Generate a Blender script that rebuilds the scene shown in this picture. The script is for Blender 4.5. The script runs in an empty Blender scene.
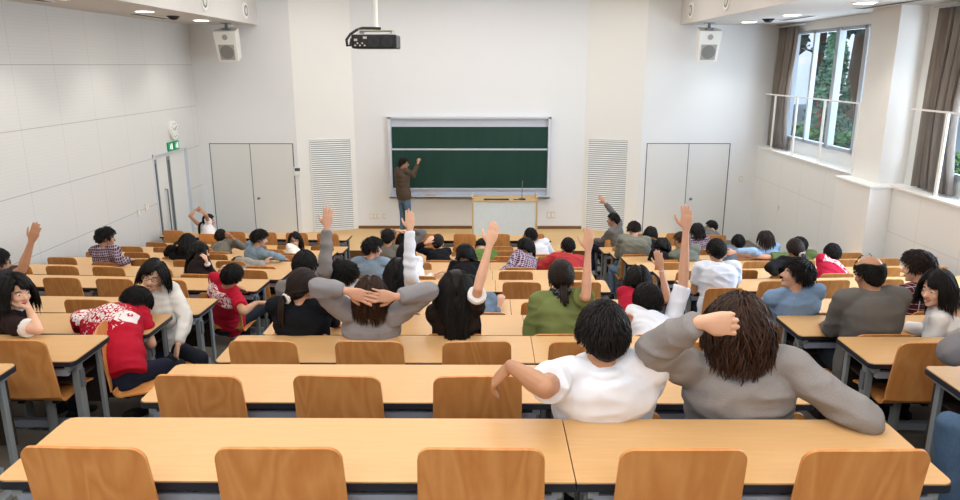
import bpy, bmesh, math, random
import numpy as np
from mathutils import Vector, Matrix, noise as mnoise
C = bpy.context.scene.collection
PI = math.pi
R = math.radians
# ------------------------------------------------------------------ camera model (960x500 photo)
F = 720.0; PITCH = math.atan(185/720.0); YAW = R(0.4); CZ = 3.955
cam_d = bpy.data.cameras.new('camera'); cam = bpy.data.objects.new('camera', cam_d); C.objects.link(cam)
cam_d.sensor_width = 36.0; cam_d.lens = F/960*36; cam_d.clip_end = 300; cam_d.clip_start = .05
cam.location = (0, 0, CZ); cam.rotation_euler = (PI/2-PITCH, 0, YAW)
bpy.context.scene.camera = cam
RM = np.array(Matrix.Rotation(YAW, 3, 'Z') @ Matrix.Rotation(PI/2-PITCH, 3, 'X'))
O = np.array([0, 0, CZ])
def ray(u, v):
    d = RM @ np.array([(u-480)/F, (250-v)/F, -1.0]); return d/np.linalg.norm(d)
def at(u, v, Y):                      # point of the plane at distance Y that is seen at (u,v)
    d = ray(u, v); return O + d*(Y/d[1])
def at_sphere(u, v, c, r, far=False):
    d = ray(u, v); oc = O-np.asarray(c); b = oc@d; q = b*b-(oc@oc-r*r)
    if q <= 0: t = -b
    else: t = -b+(math.sqrt(q) if far else -math.sqrt(q))
    return O+d*t, q
def nrm(v):
    v = np.asarray(v, float); return v/(np.linalg.norm(v)+1e-12)
# ------------------------------------------------------------------ colours and materials
def lin(c):
    if isinstance(c, str):
        c = c.lstrip('#'); c = [int(c[i:i+2], 16) for i in (0, 2, 4)]
    o = []
    for x in c[:3]:
        x = x/255.0; o.append(x/12.92 if x <= .04045 else ((x+.055)/1.055)**2.4)
    return (o[0], o[1], o[2], 1)
class NT:
    def __init__(s, name):
        s.m = bpy.data.materials.new(name); s.m.use_nodes = True; s.t = s.m.node_tree; s.n = s.t.nodes; s.l = s.t.links
        s.b = s.n['Principled BSDF']; s.out = s.n['Material Output']
    def add(s, t, **k):
        n = s.n.new(t)
        for a, v in k.items(): setattr(n, a, v)
        return n
    def put(s, sock, v):
        if hasattr(v, 'is_output') : s.l.new(v, sock)
        else: sock.default_value = v
    def math(s, op, a, b=None, clamp=False):
        n = s.add('ShaderNodeMath', operation=op); n.use_clamp = clamp; s.put(n.inputs[0], a)
        if b is not None: s.put(n.inputs[1], b)
        return n.outputs[0]
    def mix(s, f, a, b, blend='MIX'):
        n = s.add('ShaderNodeMix', data_type='RGBA', blend_type=blend); s.put(n.inputs[0], f); s.put(n.inputs[6], a); s.put(n.inputs[7], b); return n.outputs[2]
    def ramp(s, f, stops):
        n = s.add('ShaderNodeValToRGB'); e = n.color_ramp.elements
        while len(e) < len(stops): e.new(.5)
        for i, (p, c) in enumerate(stops): e[i].position = p; e[i].color = c if len(c) == 4 else (*c, 1)
        s.l.new(f, n.inputs[0]); return n.outputs[0]
    def co(s, kind='Object'): return s.add('ShaderNodeTexCoord').outputs[kind]
    def attr(s, name): 
        n = s.add('ShaderNodeAttribute'); n.attribute_name = name; return n
    def mapping(s, vec, scale=(1,1,1), loc=(0,0,0), rot=(0,0,0)):
        n = s.add('ShaderNodeMapping'); s.l.new(vec, n.inputs[0]); n.inputs['Scale'].default_value = scale; n.inputs['Location'].default_value = loc; n.inputs['Rotation'].default_value = rot
        return n.outputs[0]
    def noise(s, vec, scale, detail=4, rough=.5, out='Fac', dist=0):
        n = s.add('ShaderNodeTexNoise'); s.l.new(vec, n.inputs['Vector']); n.inputs['Scale'].default_value = scale; n.inputs['Detail'].default_value = detail; n.inputs['Roughness'].default_value = rough; n.inputs['Distortion'].default_value = dist
        return n.outputs[out]
    def sep(s, vec):
        n = s.add('ShaderNodeSeparateXYZ'); s.l.new(vec, n.inputs[0]); return n.outputs
    def bump(s, h, strength=.3, dist=.01):
        n = s.add('ShaderNodeBump'); n.inputs['Strength'].default_value = strength; n.inputs['Distance'].default_value = dist; s.l.new(h, n.inputs['Height']); s.l.new(n.outputs[0], s.b.inputs['Normal'])
    def base(s, v, rough=.5, spec=.5, metal=0):
        s.put(s.b.inputs['Base Color'], v); s.put(s.b.inputs['Roughness'], rough); s.b.inputs['Specular IOR Level'].default_value = spec; s.b.inputs['Metallic'].default_value = metal
        return s
def plain(name, c, rough=.5, spec=.4, metal=0, var=.06, scale=9, bump=0):
    t = NT(name); co = t.co(); col = lin(c)
    f = t.noise(co, scale, 3)
    a = tuple(x*(1-var) for x in col[:3])+(1,); b = tuple(min(1, x*(1+var)) for x in col[:3])+(1,)
    t.base(t.mix(f, a, b), rough, spec, metal)
    if bump: t.bump(t.noise(co, scale*12, 2), bump, .004)
    return t.m
M = {}
def seam_wall(name, c, ax, n_h, off_h, n_v, off_v, dark=.72, fine=True, hstr=.7):
    """painted wall panels: thin seams every n_h along the wall axis and n_v up; faint fine perforation lines"""
    t = NT(name); s = t.sep(t.co()); h = s[ax]; z = s[2]
    def line(x, n, o, w):
        q = t.math('FRACT', t.math('DIVIDE', t.math('SUBTRACT', x, o), n)); d = t.math('ABSOLUTE', t.math('SUBTRACT', q, .5))
        return t.math('GREATER_THAN', d, .5-w/n)
    m = t.math('MAXIMUM', t.math('MULTIPLY', line(h, n_h, off_h, .005), .28), t.math('MULTIPLY', line(z, n_v, off_v, .005), hstr))
    col = lin(c); f = t.noise(t.co(), .7, 3)
    b = t.mix(f, tuple(x*.96 for x in col[:3])+(1,), col)
    if fine:
        b = t.mix(t.math('MULTIPLY', line(z, .05, 0, .006), .05), b, (0.2,0.2,0.2,1))
    t.base(t.mix(m, b, tuple(x*dark*.5 for x in col[:3])+(1,)), .55, .25)
    return t.m
def wood(name, c1, c2, scale, rough, grain=(1,1,1), axis='Z', contrast=.5, spec=.4, rnd=True, rings=True):
    t = NT(name); co = t.co()
    if rnd:
        oi = t.add('ShaderNodeObjectInfo'); v = t.add('ShaderNodeVectorMath', operation='ADD'); t.l.new(co, v.inputs[0])
        cx = t.add('ShaderNodeCombineXYZ'); t.l.new(t.math('MULTIPLY', oi.outputs['Random'], 13.0), cx.inputs[0]); t.l.new(t.math('MULTIPLY', oi.outputs['Random'], 7.0), cx.inputs[1]); t.l.new(t.math('MULTIPLY', oi.outputs['Random'], 5.0), cx.inputs[2])
        t.l.new(cx.outputs[0], v.inputs[1]); co = v.outputs[0]
    mp = t.mapping(co, grain)
    fine = t.noise(mp, scale*5, 6, .6)
    if rings:
        big = t.noise(mp, scale*.55, 2, .4, dist=.5)
        w = t.math('FRACT', t.math('MULTIPLY', big, 7.0)); w = t.math('ABSOLUTE', t.math('SUBTRACT', w, .5))
        w = t.math('MULTIPLY', w, 2.0)
        f = t.math('ADD', t.math('MULTIPLY', w, .5), t.math('MULTIPLY', fine, .5))
    else: f = fine
    t.base(t.ramp(f, [(.5-contrast/2, lin(c1)), (.5+contrast/2, lin(c2))]), rough, spec)
    return t.m
M['desk'] = wood('light_beech_laminate', '#cfa168', '#dcb27d', 3.0, .36, (.35, 5, 5), contrast=.9, rings=False, spec=.42)
M['ply'] = wood('bent_beech_plywood', '#c47b3c', '#dfa060', 5.0, .38, (2.2, 2.2, .42), contrast=1.0, spec=.4)
M['plyedge'] = plain('plywood_edge', '#a87440', .5)
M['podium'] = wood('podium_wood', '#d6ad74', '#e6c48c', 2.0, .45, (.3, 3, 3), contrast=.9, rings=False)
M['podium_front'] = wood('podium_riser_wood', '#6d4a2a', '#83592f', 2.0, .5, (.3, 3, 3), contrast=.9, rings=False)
M['lecternwood'] = wood('lectern_wood', '#c9a878', '#d8b989', 3.0, .45, (3, 3, .4), contrast=.9, rings=False)
M['navy'] = plain('dark_navy_edging', '#23252f', .45)
M['steel'] = plain('grey_painted_steel', '#858c8f', .42, .5, var=.05)
M['bar'] = plain('brushed_bar', '#98a1b2', .35, .5, .2)
M['shelf'] = plain('dark_brown_board', '#2c211b', .55)
M['black'] = plain('matte_black', '#17171a', .5)
M['floor'] = plain('charcoal_vinyl_floor', '#6b655c', .5, .35, var=.1, scale=14, bump=.1)
M['riser'] = plain('charcoal_riser', '#56514b', .6)
M['white'] = plain('white_paint', '#e9e7e2', .5, .3, var=.02, scale=2)
M['cream'] = plain('warm_white_paint', '#e9e8e4', .55, .25, var=.02, scale=2)
M['wall_side'] = seam_wall('left_acoustic_panels', '#d5d5d2', 1, 1.0, 10.1, .885, .42, .78)
M['wall_front'] = plain('front_wall_paint', '#e3e4e4', .6, .2, var=.015, scale=1.2)
M['wall_wing'] = plain('front_wing_paint', '#e8e7e2', .6, .2, var=.015, scale=1.2)
M['wall_right'] = seam_wall('right_lower_panels', '#e6e6e3', 1, .98, .25, 1.32, .18, .8, False, .3)
M['ceil'] = plain('ceiling_paint', '#d4d0cb', .7, .15, var=.02, scale=1)
M['doorpaint'] = plain('grey_white_door_paint', '#dcdcd8', .5, .3, var=.02, scale=2)
M['gap'] = plain('shadow_gap', '#54585a', .7)
M['alu'] = plain('aluminium', '#ced3dc', .4, .5, .1, var=.03)
M['alu_d'] = plain('dark_aluminium', '#73797f', .4, .5, .3, var=.03)
M['lecpanel'] = plain('lectern_panel', '#dfe3df', .45)
M['plate'] = plain('ivory_plastic', '#d7d2c2', .4)
M['mullion'] = plain('window_frame_metal', '#a9afb6', .5, .3, var=.03)
M['grille_d'] = plain('speaker_cone', '#7d7e7b', .8, var=.25, scale=90)
M['grille'] = plain('speaker_grille', '#a3a39d', .7, var=.25, scale=90)
def emis(name, c, st):
    t = NT(name); t.base(lin(c), .5); t.b.inputs['Emission Color'].default_value = lin(c); t.b.inputs['Emission Strength'].default_value = st; return t.m
M['lamp'] = emis('downlight_diffuser', '#fff4e0', 9.0)
M['strip'] = emis('fluorescent_panel', '#fff6ea', 9.0)
# chalkboard: green, with wiped chalk haze
t = NT('green_chalkboard'); co = t.co(); f = t.noise(t.mapping(co, (3, 1, .5)), 2.2, 5, .6); g = t.noise(co, 1.1, 3)
t.base(t.mix(t.math('MULTIPLY', t.math('MULTIPLY', f, g), .3), lin('#16382f'), lin('#3f6459')), .55, .25); M['board'] = t.m
# louvre screen
M['louvre'] = plain('white_louvre_blade', '#e6e6e3', .5, .3)
M['louvre_back'] = plain('louvre_void', '#9fa19f', .8)
def glassy(name, tint, refl):
    t = NT(name); tr = t.add('ShaderNodeBsdfTransparent'); tr.inputs[0].default_value = tint; gl = t.add('ShaderNodeBsdfGlossy'); gl.inputs['Roughness'].default_value = .02
    lw = t.add('ShaderNodeLayerWeight'); lw.inputs[0].default_value = .5; mx = t.add('ShaderNodeMixShader'); t.l.new(t.math('ADD', t.math('MULTIPLY', t.math('POWER', lw.outputs['Facing'], 5.0), .5), refl), mx.inputs[0]); t.l.new(tr.outputs[0], mx.inputs[1]); t.l.new(gl.outputs[0], mx.inputs[2]); t.l.new(mx.outputs[0], t.out.inputs[0])
    return t.m
M['glass'] = glassy('clear_glass', (.94, .97, .97, 1), .02)
M['glass_rail'] = glassy('railing_glass', (.93, .95, .97, 1), .03)
M['darkglass'] = plain('dark_door_glass', '#4f5557', .15, .6)
M['green'] = emis('exit_green', '#0c7a4b', .35)
M['signwhite'] = emis('exit_white', '#d8eee2', .5)
t = NT('grey_brown_curtain'); s = t.sep(t.co()); f = t.noise(t.mapping(t.co(), (8, 8, .6)), 3, 4)
t.base(t.mix(f, lin('#6d645d'), lin('#978d84')), .85, .1); M['curtain'] = t.m
# ------------------------------------------------------------------ mesh helpers
class MB:
    """collects shapes for ONE mesh"""
    def __init__(s): s.v = []; s.f = []; s.mi = []; s.cur = 0
    def _add(s, V, Fc):
        o = len(s.v); s.v += [tuple(map(float, p)) for p in V]; s.f += [tuple(i+o for i in f) for f in Fc]; s.mi += [s.cur]*len(Fc); return s
    def box(s, a, b, bev=0):
        x0, y0, z0 = a; x1, y1, z1 = b
        if x0 > x1: x0, x1 = x1, x0
        if y0 > y1: y0, y1 = y1, y0
        if z0 > z1: z0, z1 = z1, z0
        if bev <= 0:
            return s._add([(x0,y0,z0),(x1,y0,z0),(x1,y1,z0),(x0,y1,z0),(x0,y0,z1),(x1,y0,z1),(x1,y1,z1),(x0,y1,z1)],
                [(3,2,1,0),(4,5,6,7),(0,1,5,4),(1,2,6,5),(2,3,7,6),(3,0,4,7)])
        bm = bmesh.new(); bmesh.ops.create_cube(bm, size=1)
        bmesh.ops.scale(bm, vec=(x1-x0, y1-y0, z1-z0), verts=bm.verts); bmesh.ops.translate(bm, vec=((x0+x1)/2, (y0+y1)/2, (z0+z1)/2), verts=bm.verts)
        bmesh.ops.bevel(bm, geom=bm.edges[:], offset=bev, segments=2, affect='EDGES', profile=.5)
        s.bm(bm); return s
    def bm(s, bm):
        bm.verts.index_update(); s._add([v.co[:] for v in bm.verts], [tuple(v.index for v in f.verts) for f in bm.faces]); bm.free()
    def quad(s, *p): return s._add(p, [tuple(range(len(p)))])
    def tube(s, pts, r, n=8, caps=True):
        pts = [np.asarray(p, float) for p in pts]; k = len(pts)
        rs = r if hasattr(r, '__len__') else [r]*k
        V = []; Fc = []; prev = None
        for i, p in enumerate(pts):
            t = nrm(pts[min(i+1, k-1)]-pts[max(i-1, 0)])
            a = np.cross(t, prev if prev is not None else ((0,0,1) if abs(t[2]) < .9 else (1,0,0)))
            if np.linalg.norm(a) < 1e-5: a = np.cross(t, (0,1,0))
            a = nrm(a); b = np.cross(t, a); prev = nrm(np.cross(a, t)) if False else b*-1
            prev = np.cross(a, t)
            for j in range(n):
                q = 2*PI*j/n; V.append(p+rs[i]*(a*math.cos(q)+b*math.sin(q)))
        for i in range(k-1):
            for j in range(n): Fc.append((i*n+j, i*n+(j+1)%n, (i+1)*n+(j+1)%n, (i+1)*n+j))
        if caps: Fc.append(tuple(range(n-1, -1, -1))); Fc.append(tuple((k-1)*n+j for j in range(n)))
        return s._add(V, Fc)
    def disc(s, c, ax, r, h, n=20, r2=None):
        c = np.asarray(c, float); ax = nrm(ax); return s.tube([c, c+ax*h], [r, r2 if r2 is not None else r], n)
    def prism(s, poly, z0, z1):
        n = len(poly); V = [(x, y, z0) for x, y in poly]+[(x, y, z1) for x, y in poly]
        return s._add(V, [tuple(range(n-1, -1, -1)), tuple(range(n, 2*n))]+[(i, (i+1)%n, n+(i+1)%n, n+i) for i in range(n)])
    def ell(s, c, r, n=16, m=10):
        V = []; Fc = []
        for i in range(m+1):
            th = PI*i/m
            for j in range(n):
                ph = 2*PI*j/n; V.append((c[0]+r[0]*math.sin(th)*math.cos(ph), c[1]+r[1]*math.sin(th)*math.sin(ph), c[2]+r[2]*math.cos(th)))
        for i in range(m):
            for j in range(n): Fc.append((i*n+j, (i+1)*n+j, (i+1)*n+(j+1)%n, i*n+(j+1)%n))
        return s._add(V, Fc)
    def mesh(s, name, mats, smooth=False, ang=None):
        me = bpy.data.meshes.new(name); me.from_pydata(s.v, [], s.f)
        for m in (mats if isinstance(mats, (list, tuple)) else [mats]): me.materials.append(m)
        if any(s.mi): me.polygons.foreach_set('material_index', s.mi)
        bm = bmesh.new(); bm.from_mesh(me); bmesh.ops.remove_doubles(bm, verts=bm.verts, dist=1e-6) if not smooth else None
        bmesh.ops.recalc_face_normals(bm, faces=bm.faces); bm.to_mesh(me); bm.free()
        if smooth:
            me.shade_smooth()
            if ang: me.set_sharp_from_angle(angle=R(ang))
        return me
    def build(s, name, mats, parent=None, smooth=False, ang=40, **k):
        return link(name, s.mesh(name, mats, smooth, ang), parent, **k)
def link(name, data, parent=None, loc=None, rotz=0):
    o = bpy.data.objects.new(name, data); C.objects.link(o)
    if parent is not None: o.parent = parent
    if loc is not None: o.location = loc
    if rotz: o.rotation_euler = (0, 0, rotz)
    return o
def tag(o, label, cat, group=None, kind=None):
    o['label'] = label; o['category'] = cat
    if group: o['group'] = group
    if kind: o['kind'] = kind
    return o
def thing(name, label, cat, loc=(0,0,0), rotz=0, group=None):
    return tag(link(name, None, None, loc, rotz), label, cat, group)
def struct(name, mb, m, **k):
    o = mb.build(name, m, **k); o['kind'] = 'structure'; return o
def child(name, mb, m, parent, label=None, **k):
    o = mb.build(name, m, parent, **k)
    if label: o['label'] = label
    return o
def copy_tree(src, loc, rotz):
    c = src.copy(); C.objects.link(c); c.location = loc; c.rotation_euler = (0, 0, rotz)
    for ch in src.children:
        d = ch.copy(); C.objects.link(d); d.parent = c
        for g in ch.children:
            e = g.copy(); C.objects.link(e); e.parent = d
    return c
# ------------------------------------------------------------------ seating plan
ROW = 'ABCDEFGHIJKL'
YN = dict(zip(ROW, (2.16, 3.16, 4.11, 5.06, 6.01, 7.60, 8.56, 9.51, 10.46, 11.41, 12.36, 13.31)))
ZD = dict(zip(ROW, (-1.367, -1.57, -1.772, -1.96, -2.14, -2.43, -2.585, -2.745, -2.91, -3.07, -3.235, -3.235)))
DESKH = .72
ZF = {k: ZD[k]+CZ-DESKH for k in ROW}
ZF['K'] = ZF['L'] = 0.0
def lerp(tab, x):
    if x <= tab[0][0]: return tab[0][1]
    for (a, p), (b, q) in zip(tab, tab[1:]):
        if x <= b: return p+(q-p)*(x-a)/(b-a)
    return tab[-1][1]
def shift(Y): return lerp([(5, 0), (7.6, -.19), (13.5, -.33)], Y)
def left_end(Y): return lerp([(12.4, -2.53), (13.4, -2.645)], Y)
def right_end(Y): return lerp([(4, 2.36), (5.1, 2.35), (8.6, 2.2), (13, 2.10)], Y)
def slope(Y): return lerp([(4.2, .0), (6.5, .05), (9, .075)], Y)
def near_y(k, X):
    """near edge of row k at X: straight in the centre block, turned a little towards the board at the sides"""
    Y = YN[k]; s = slope(Y)
    if X < -2.1: return Y+s*max(0, left_end(Y)-X)
    if X > 1.95: return Y+s*max(0, X-right_end(Y))
    return Y
ORD = ['first','second','third','fourth','fifth','sixth','seventh','eighth','ninth','tenth','eleventh','twelfth']
# ================================================================== ROOM
XL, XR, YW, YB = -6.47, 6.15, 16.8, -2.6      # left wall, right lower wall, board wall, back of the hall
YS = 16.35                                      # the side parts of the front wall stand a little nearer
ZS, ZC = 4.80, 5.85                             # soffits, main ceiling
XSL, XSR = -4.95, 4.23
SILL = 2.165; XWIN = 6.46; PZ = .165; YP = 14.7
# --- tiered floor, risers follow the curve of the rows
fl = MB()
edges = []                                      # (y offset fn at X)
BX = [XL-.05, -2.53, 2.3, XR+.6]
def tier_y(k, X):
    return near_y(k, X)-.50
rows = list(ROW[:11])                            # K and L share the flat floor
def strip(fa, fb, z):
    for a, b in zip(BX, BX[1:]):
        fl.quad((a, fa(a), z), (b, fa(b), z), (b, fb(b), z), (a, fb(a), z))
strip(lambda x: YB, lambda x: tier_y('A', x)-.45, ZF['A']+.2)
prevz = ZF['A']+.2; prevf = lambda x: tier_y('A', x)-.45
for i, k in enumerate(rows):
    fl.cur = 1
    for a, b in zip(BX, BX[1:]):
        fl.quad((a, prevf(a), prevz), (b, prevf(b), prevz), (b, prevf(b), ZF[k]), (a, prevf(a), ZF[k]))
    fl.cur = 0
    nf = (lambda x, kk=rows[i+1]: tier_y(kk, x)) if i+1 < len(rows) else (lambda x: 17.0)
    strip(prevf, nf, ZF[k]); prevz = ZF[k]; prevf = nf
struct('floor', fl, [M['floor'], M['riser']])
# --- podium in front of the board
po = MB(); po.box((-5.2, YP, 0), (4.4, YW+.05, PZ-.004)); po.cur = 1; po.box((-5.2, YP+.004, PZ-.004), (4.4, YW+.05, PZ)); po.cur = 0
struct('trim_1', po, [M['podium_front'], M['podium']])['label'] = 'low wooden podium along the board wall'
# --- walls
w = MB(); w.box((XL-.2, YB, -.1), (XL, 13.98, ZC)); w.box((XL-.2, 13.98, 2.24), (XL, 15.62, ZC)); w.box((XL-.2, 15.62, -.1), (XL, YS+.4, ZC))
struct('wall_left', w, M['wall_side'])
w = MB()
xa, xb, xc, xd = -4.26, -3.02, 2.30, 3.52
w.box((xb, YW, -.1), (xc, YW+.2, ZC))
struct('wall_front', w, M['wall_front'])
w = MB(); w.prism([(XL-.2, YS), (xa, YS), (xa, YS+.5), (XL-.2, YS+.5)], -.1, ZC); struct('wall_front_left', w, M['wall_front'])
w = MB(); w.prism([(xd, YS), (XWIN+.3, YS), (XWIN+.3, YS+.5), (xd, YS+.5)], -.1, ZC); struct('wall_front_right', w, M['wall_front'])
w = MB(); w.prism([(xa, YS), (xb, YW), (xb, YW+.3), (xa, YS+.3)], -.1, ZC); struct('wall_wing_left', w, M['wall_wing'])
w = MB(); w.prism([(xc, YW), (xd, YS), (xd, YS+.3), (xc, YW+.3)], -.1, ZC); struct('wall_wing_right', w, M['wall_wing'])
w = MB(); w.box((XL-.2, YB-.2, -.1), (XWIN+.4, YB, ZC)); struct('wall_back', w, M['white'])
w = MB(); w.box((XR, YB, -.1), (XWIN+.3, YS, SILL)); struct('wall_right', w, [M['wall_right']])
w = MB(); w.box((XR-.03, YB, SILL), (XWIN+.0, 10.8, SILL+.03)); w.box((XR-.03, 11.85, SILL), (XWIN, YS, SILL+.03)); struct('trim_2', w, M['white'])['label'] = 'white window ledge on top of the lower wall'
w = MB()                                           # upper right wall around the windows
for y0, y1 in ((YB, 5.2), (10.75, 11.85), (16.2, YS)): w.box((XWIN, y0, SILL), (XWIN+.25, y1, ZC))
w.box((XWIN, 5.2, 4.62), (XWIN+.25, 10.75, ZC)); w.box((XWIN, 11.85, 4.62), (XWIN+.25, 16.2, ZC))
w.box((XWIN, 5.2, SILL), (XWIN+.25, 10.75, 2.44)); w.box((XWIN, 11.85, SILL), (XWIN+.25, 16.2, 2.44))
struct('wall_right_upper', w, M['cream'])
# pillar: square shaft on a larger base
w = MB(); w.box((6.05, 11.05, SILL), (XWIN+.1, 11.85, ZS)); w.box((5.82, 10.8, -.1), (XR+.05, 11.87, SILL)); w.box((5.80, 10.78, SILL-.02), (XWIN, 11.89, SILL+.02), .008)
struct('wall_pillar', w, M['cream'])['label'] = 'square white pillar on a wider base between the windows'
# ceiling and soffits
w = MB(); w.box((XL-.2, YB-.2, ZC), (XWIN+.4, YW+.5, ZC+.15)); struct('ceiling', w, M['ceil'])
w = MB(); w.box((XL, YB, ZS), (XSL, YS, ZC)); struct('ceiling_soffit_left', w, M['ceil'])
w = MB(); w.box((XSR, YB, ZS), (XWIN+.02, YS, ZC)); struct('ceiling_soffit_right', w, M['ceil'])
# dark brown wooden baseboard under the board wall
w = MB(); w.box((xb, YW-.015, PZ), (xc, YW, PZ+.07)); struct('baseboard_front', w, M['podium_front'])
# windows
def window(n, y0, y1, mull, thick):
    w = MB(); z0, z1 = 2.44, 4.62; x0, x1 = XWIN-.02, XWIN+.07
    w.box((x0, y0, z0), (x1, y1, z0+.06)); w.box((x0, y0, z1-.06), (x1, y1, z1)); w.box((x0, y0, z0), (x1, y0+.06, z1)); w.box((x0, y1-.06, z0), (x1, y1, z1))
    for m in mull: w.box((x0, m-.035, z0), (x1, m+.035, z1))
    for m in thick: w.box((x0-.03, m-.10, z0), (x1, m-.02, z1)); w.box((x0, m+.01, z0), (x1+.03, m+.09, z1))
    o = struct('window_%d' % n, w, M['mullion'])
    g = MB(); g.quad((XWIN+.022, y0+.05, z0+.05), (XWIN+.022, y1-.05, z0+.05), (XWIN+.022, y1-.05, z1-.05), (XWIN+.022, y0+.05, z1-.05)); child('pane', g, M['glass'], o)
    return o
window(1, 11.86, 16.2, [14.72, 15.6], [13.72, 12.7])
window(2, 5.2, 10.74, [9.6, 7.2], [8.4, 6.1])
# double door in the left wall: white leaves with two slim dark glass strips
dr = MB(); x = XL-.06
dr.box((x-.05, 13.98, 0), (x, 15.62, 2.24)); do = struct('door_1', dr, M['doorpaint'])
f = MB(); f.box((XL-.12, 13.96, 0), (XL+.01, 14.0, 2.26)); f.box((XL-.12, 15.60, 0), (XL+.01, 15.64, 2.26)); f.box((XL-.12, 13.96, 2.22), (XL+.01, 15.64, 2.26)); child('door_frame', f, M['alu'], do)
for y in (14.16, 14.78):
    g = MB(); g.box((x-.01, y-.075, .05), (x+.006, y+.075, 2.14)); child('glass_strip', g, M['alu_d'], do)
    g = MB(); g.box((x-.0, y-.03, .12), (x+.008, y+.03, 2.06)); child('glass', g, M['darkglass'], do)
g = MB(); g.tube([(x+.0, 14.5, .62), (x+.05, 14.5, .62), (x+.05, 14.5, 1.5), (x, 14.5, 1.5)], .016, 8); child('door_handle', g, M['alu_d'], do, smooth=True)
# panel doors in the front wall, outlined by shadow gaps
def panel_doors(n, xs, z1, y):
    for i in range(2):
        a, b = xs[i], xs[i+1]
        d = MB(); d.box((a+.008, y-.006, .02), (b-.008, y+.01, z1-.008)); o = struct('door_%d' % (n+i), d, M['doorpaint'])
        g = MB(); g.box((a-.010, y-.004, .0), (a+.005, y+.004, z1)); g.box((a-.014, y-.004, z1-.008), (b+.010, y+.004, z1+.008)); g.box((b-.007, y-.004, 0), (b+.014, y+.004, z1)); child('shadow_gap', g, M['gap'], o)
    k = MB(); k.disc((xs[1]+.12, y-.006, .98), (0, -1, 0), .028, .05, 14); child('door_knob', k, M['alu_d'], o, smooth=True)
panel_doors(2, (-6.24, -5.33, -4.36), 2.23, YS-.002)
panel_doors(4, (3.66, 4.60, 5.52), 2.24, YS-.002)
# louvred ventilation screens in the angled wings
def louvre(x0, x1, label):
    def P(x, off): 
        t = (x-xa)/(xb-xa) if x < 0 else (x-xc)/(xd-xc)
        y = YS+t*(YW-YS) if x < 0 else YW+t*(YS-YW)
        return y-off
    z0, z1 = PZ+.02, 2.30
    base = ((x0+x1)/2, P((x0+x1)/2, 0), z0); ang = math.atan2(P(x1, 0)-P(x0, 0), x1-x0); W = math.hypot(x1-x0, P(x1, 0)-P(x0, 0))/2
    t = thing('louvre_screen', label, 'vent', base, ang, 'louvred screens beside the chalkboard')
    m = MB(); m.box((-W, -.012, 0), (W, -.002, z1-z0)); child('backing', m, M['louvre_back'], t)
    m = MB(); m.box((-W-.02, -.03, -.02), (-W, 0, z1-z0+.02)); m.box((W, -.03, -.02), (W+.02, 0, z1-z0+.02)); m.box((-W, -.03, z1-z0), (W, 0, z1-z0+.02)); m.box((-W, -.03, -.02), (W, 0, 0)); child('frame', m, M['white'], t)
    m = MB(); n = 44
    for i in range(n):
        z = (i+.5)*(z1-z0)/n
        m.quad((-W, -.028, z-.012), (W, -.028, z-.012), (W, -.012, z+.014), (-W, -.012, z+.014))
    child('slats', m, M['louvre'], t)
louvre(-3.98, -3.13, 'white louvred screen left of the chalkboard')
louvre(2.40, 3.24, 'white louvred screen right of the chalkboard')
# ------------------------------------------------------------------ chalkboard
bx0, bx1 = -2.23, 1.52; VB = lambda v: at(470, v, YW-.1)[2]
bz0, bz1 = VB(197.5)+.04, VB(117)
t = thing('chalkboard', 'wide green sliding chalkboard in an aluminium frame on the front wall', 'chalkboard', (0, YW, 0))
m = MB(); m.box((bx0, -.03, bz0), (bx1, -.004, bz1)); child('back_panel', m, M['alu'], t)
m = MB(); m.box((bx0, -.13, bz0-.04), (bx0+.07, -.0, bz1)); m.box((bx1-.07, -.13, bz0-.04), (bx1, 0, bz1)); m.box((bx0, -.13, bz1-.035), (bx1, 0, bz1+.01)); child('frame', m, M['alu'], t)
zm = VB(149.5); zt = VB(127); zl = VB(188)
m = MB(); m.box((bx0+.08, -.07, zm+.01), (bx1-.08, -.05, zt)); child('upper_board', m, M['board'], t)
m = MB(); m.box((bx0+.08, -.10, zl), (bx1-.08, -.08, zm-.01)); child('lower_board', m, M['board'], t)
m = MB(); m.box((bx0+.07, -.11, zm-.015), (bx1-.07, -.05, zm+.02)); m.box((bx0+.07, -.11, zl-.03), (bx1-.07, -.05, zl)); child('rail', m, M['alu'], t)
m = MB(); m.box((bx0, -.17, bz0-.05), (bx1, -.0, bz0-.02)); m.box((bx0, -.17, bz0-.05), (bx1, -.155, bz0+.01)); child('chalk_tray', m, M['alu'], t)
p = at(430, 196.6, YW-.1)
e = MB(); e.box((-.13, -.03, 0), (.13, .03, .035), .008); o = tag(link('chalkboard_eraser', e.mesh('chalkboard_eraser', plain('eraser_wood', '#cf9350', .6)), None, (p[0], YW-.085, bz0-.02)), 'pale chalkboard eraser lying on the chalk tray', 'eraser')
e = MB(); e.box((-.04, -.032, .012), (.04, -.028, .03)); child('felt', e, M['ply'], o)
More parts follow.
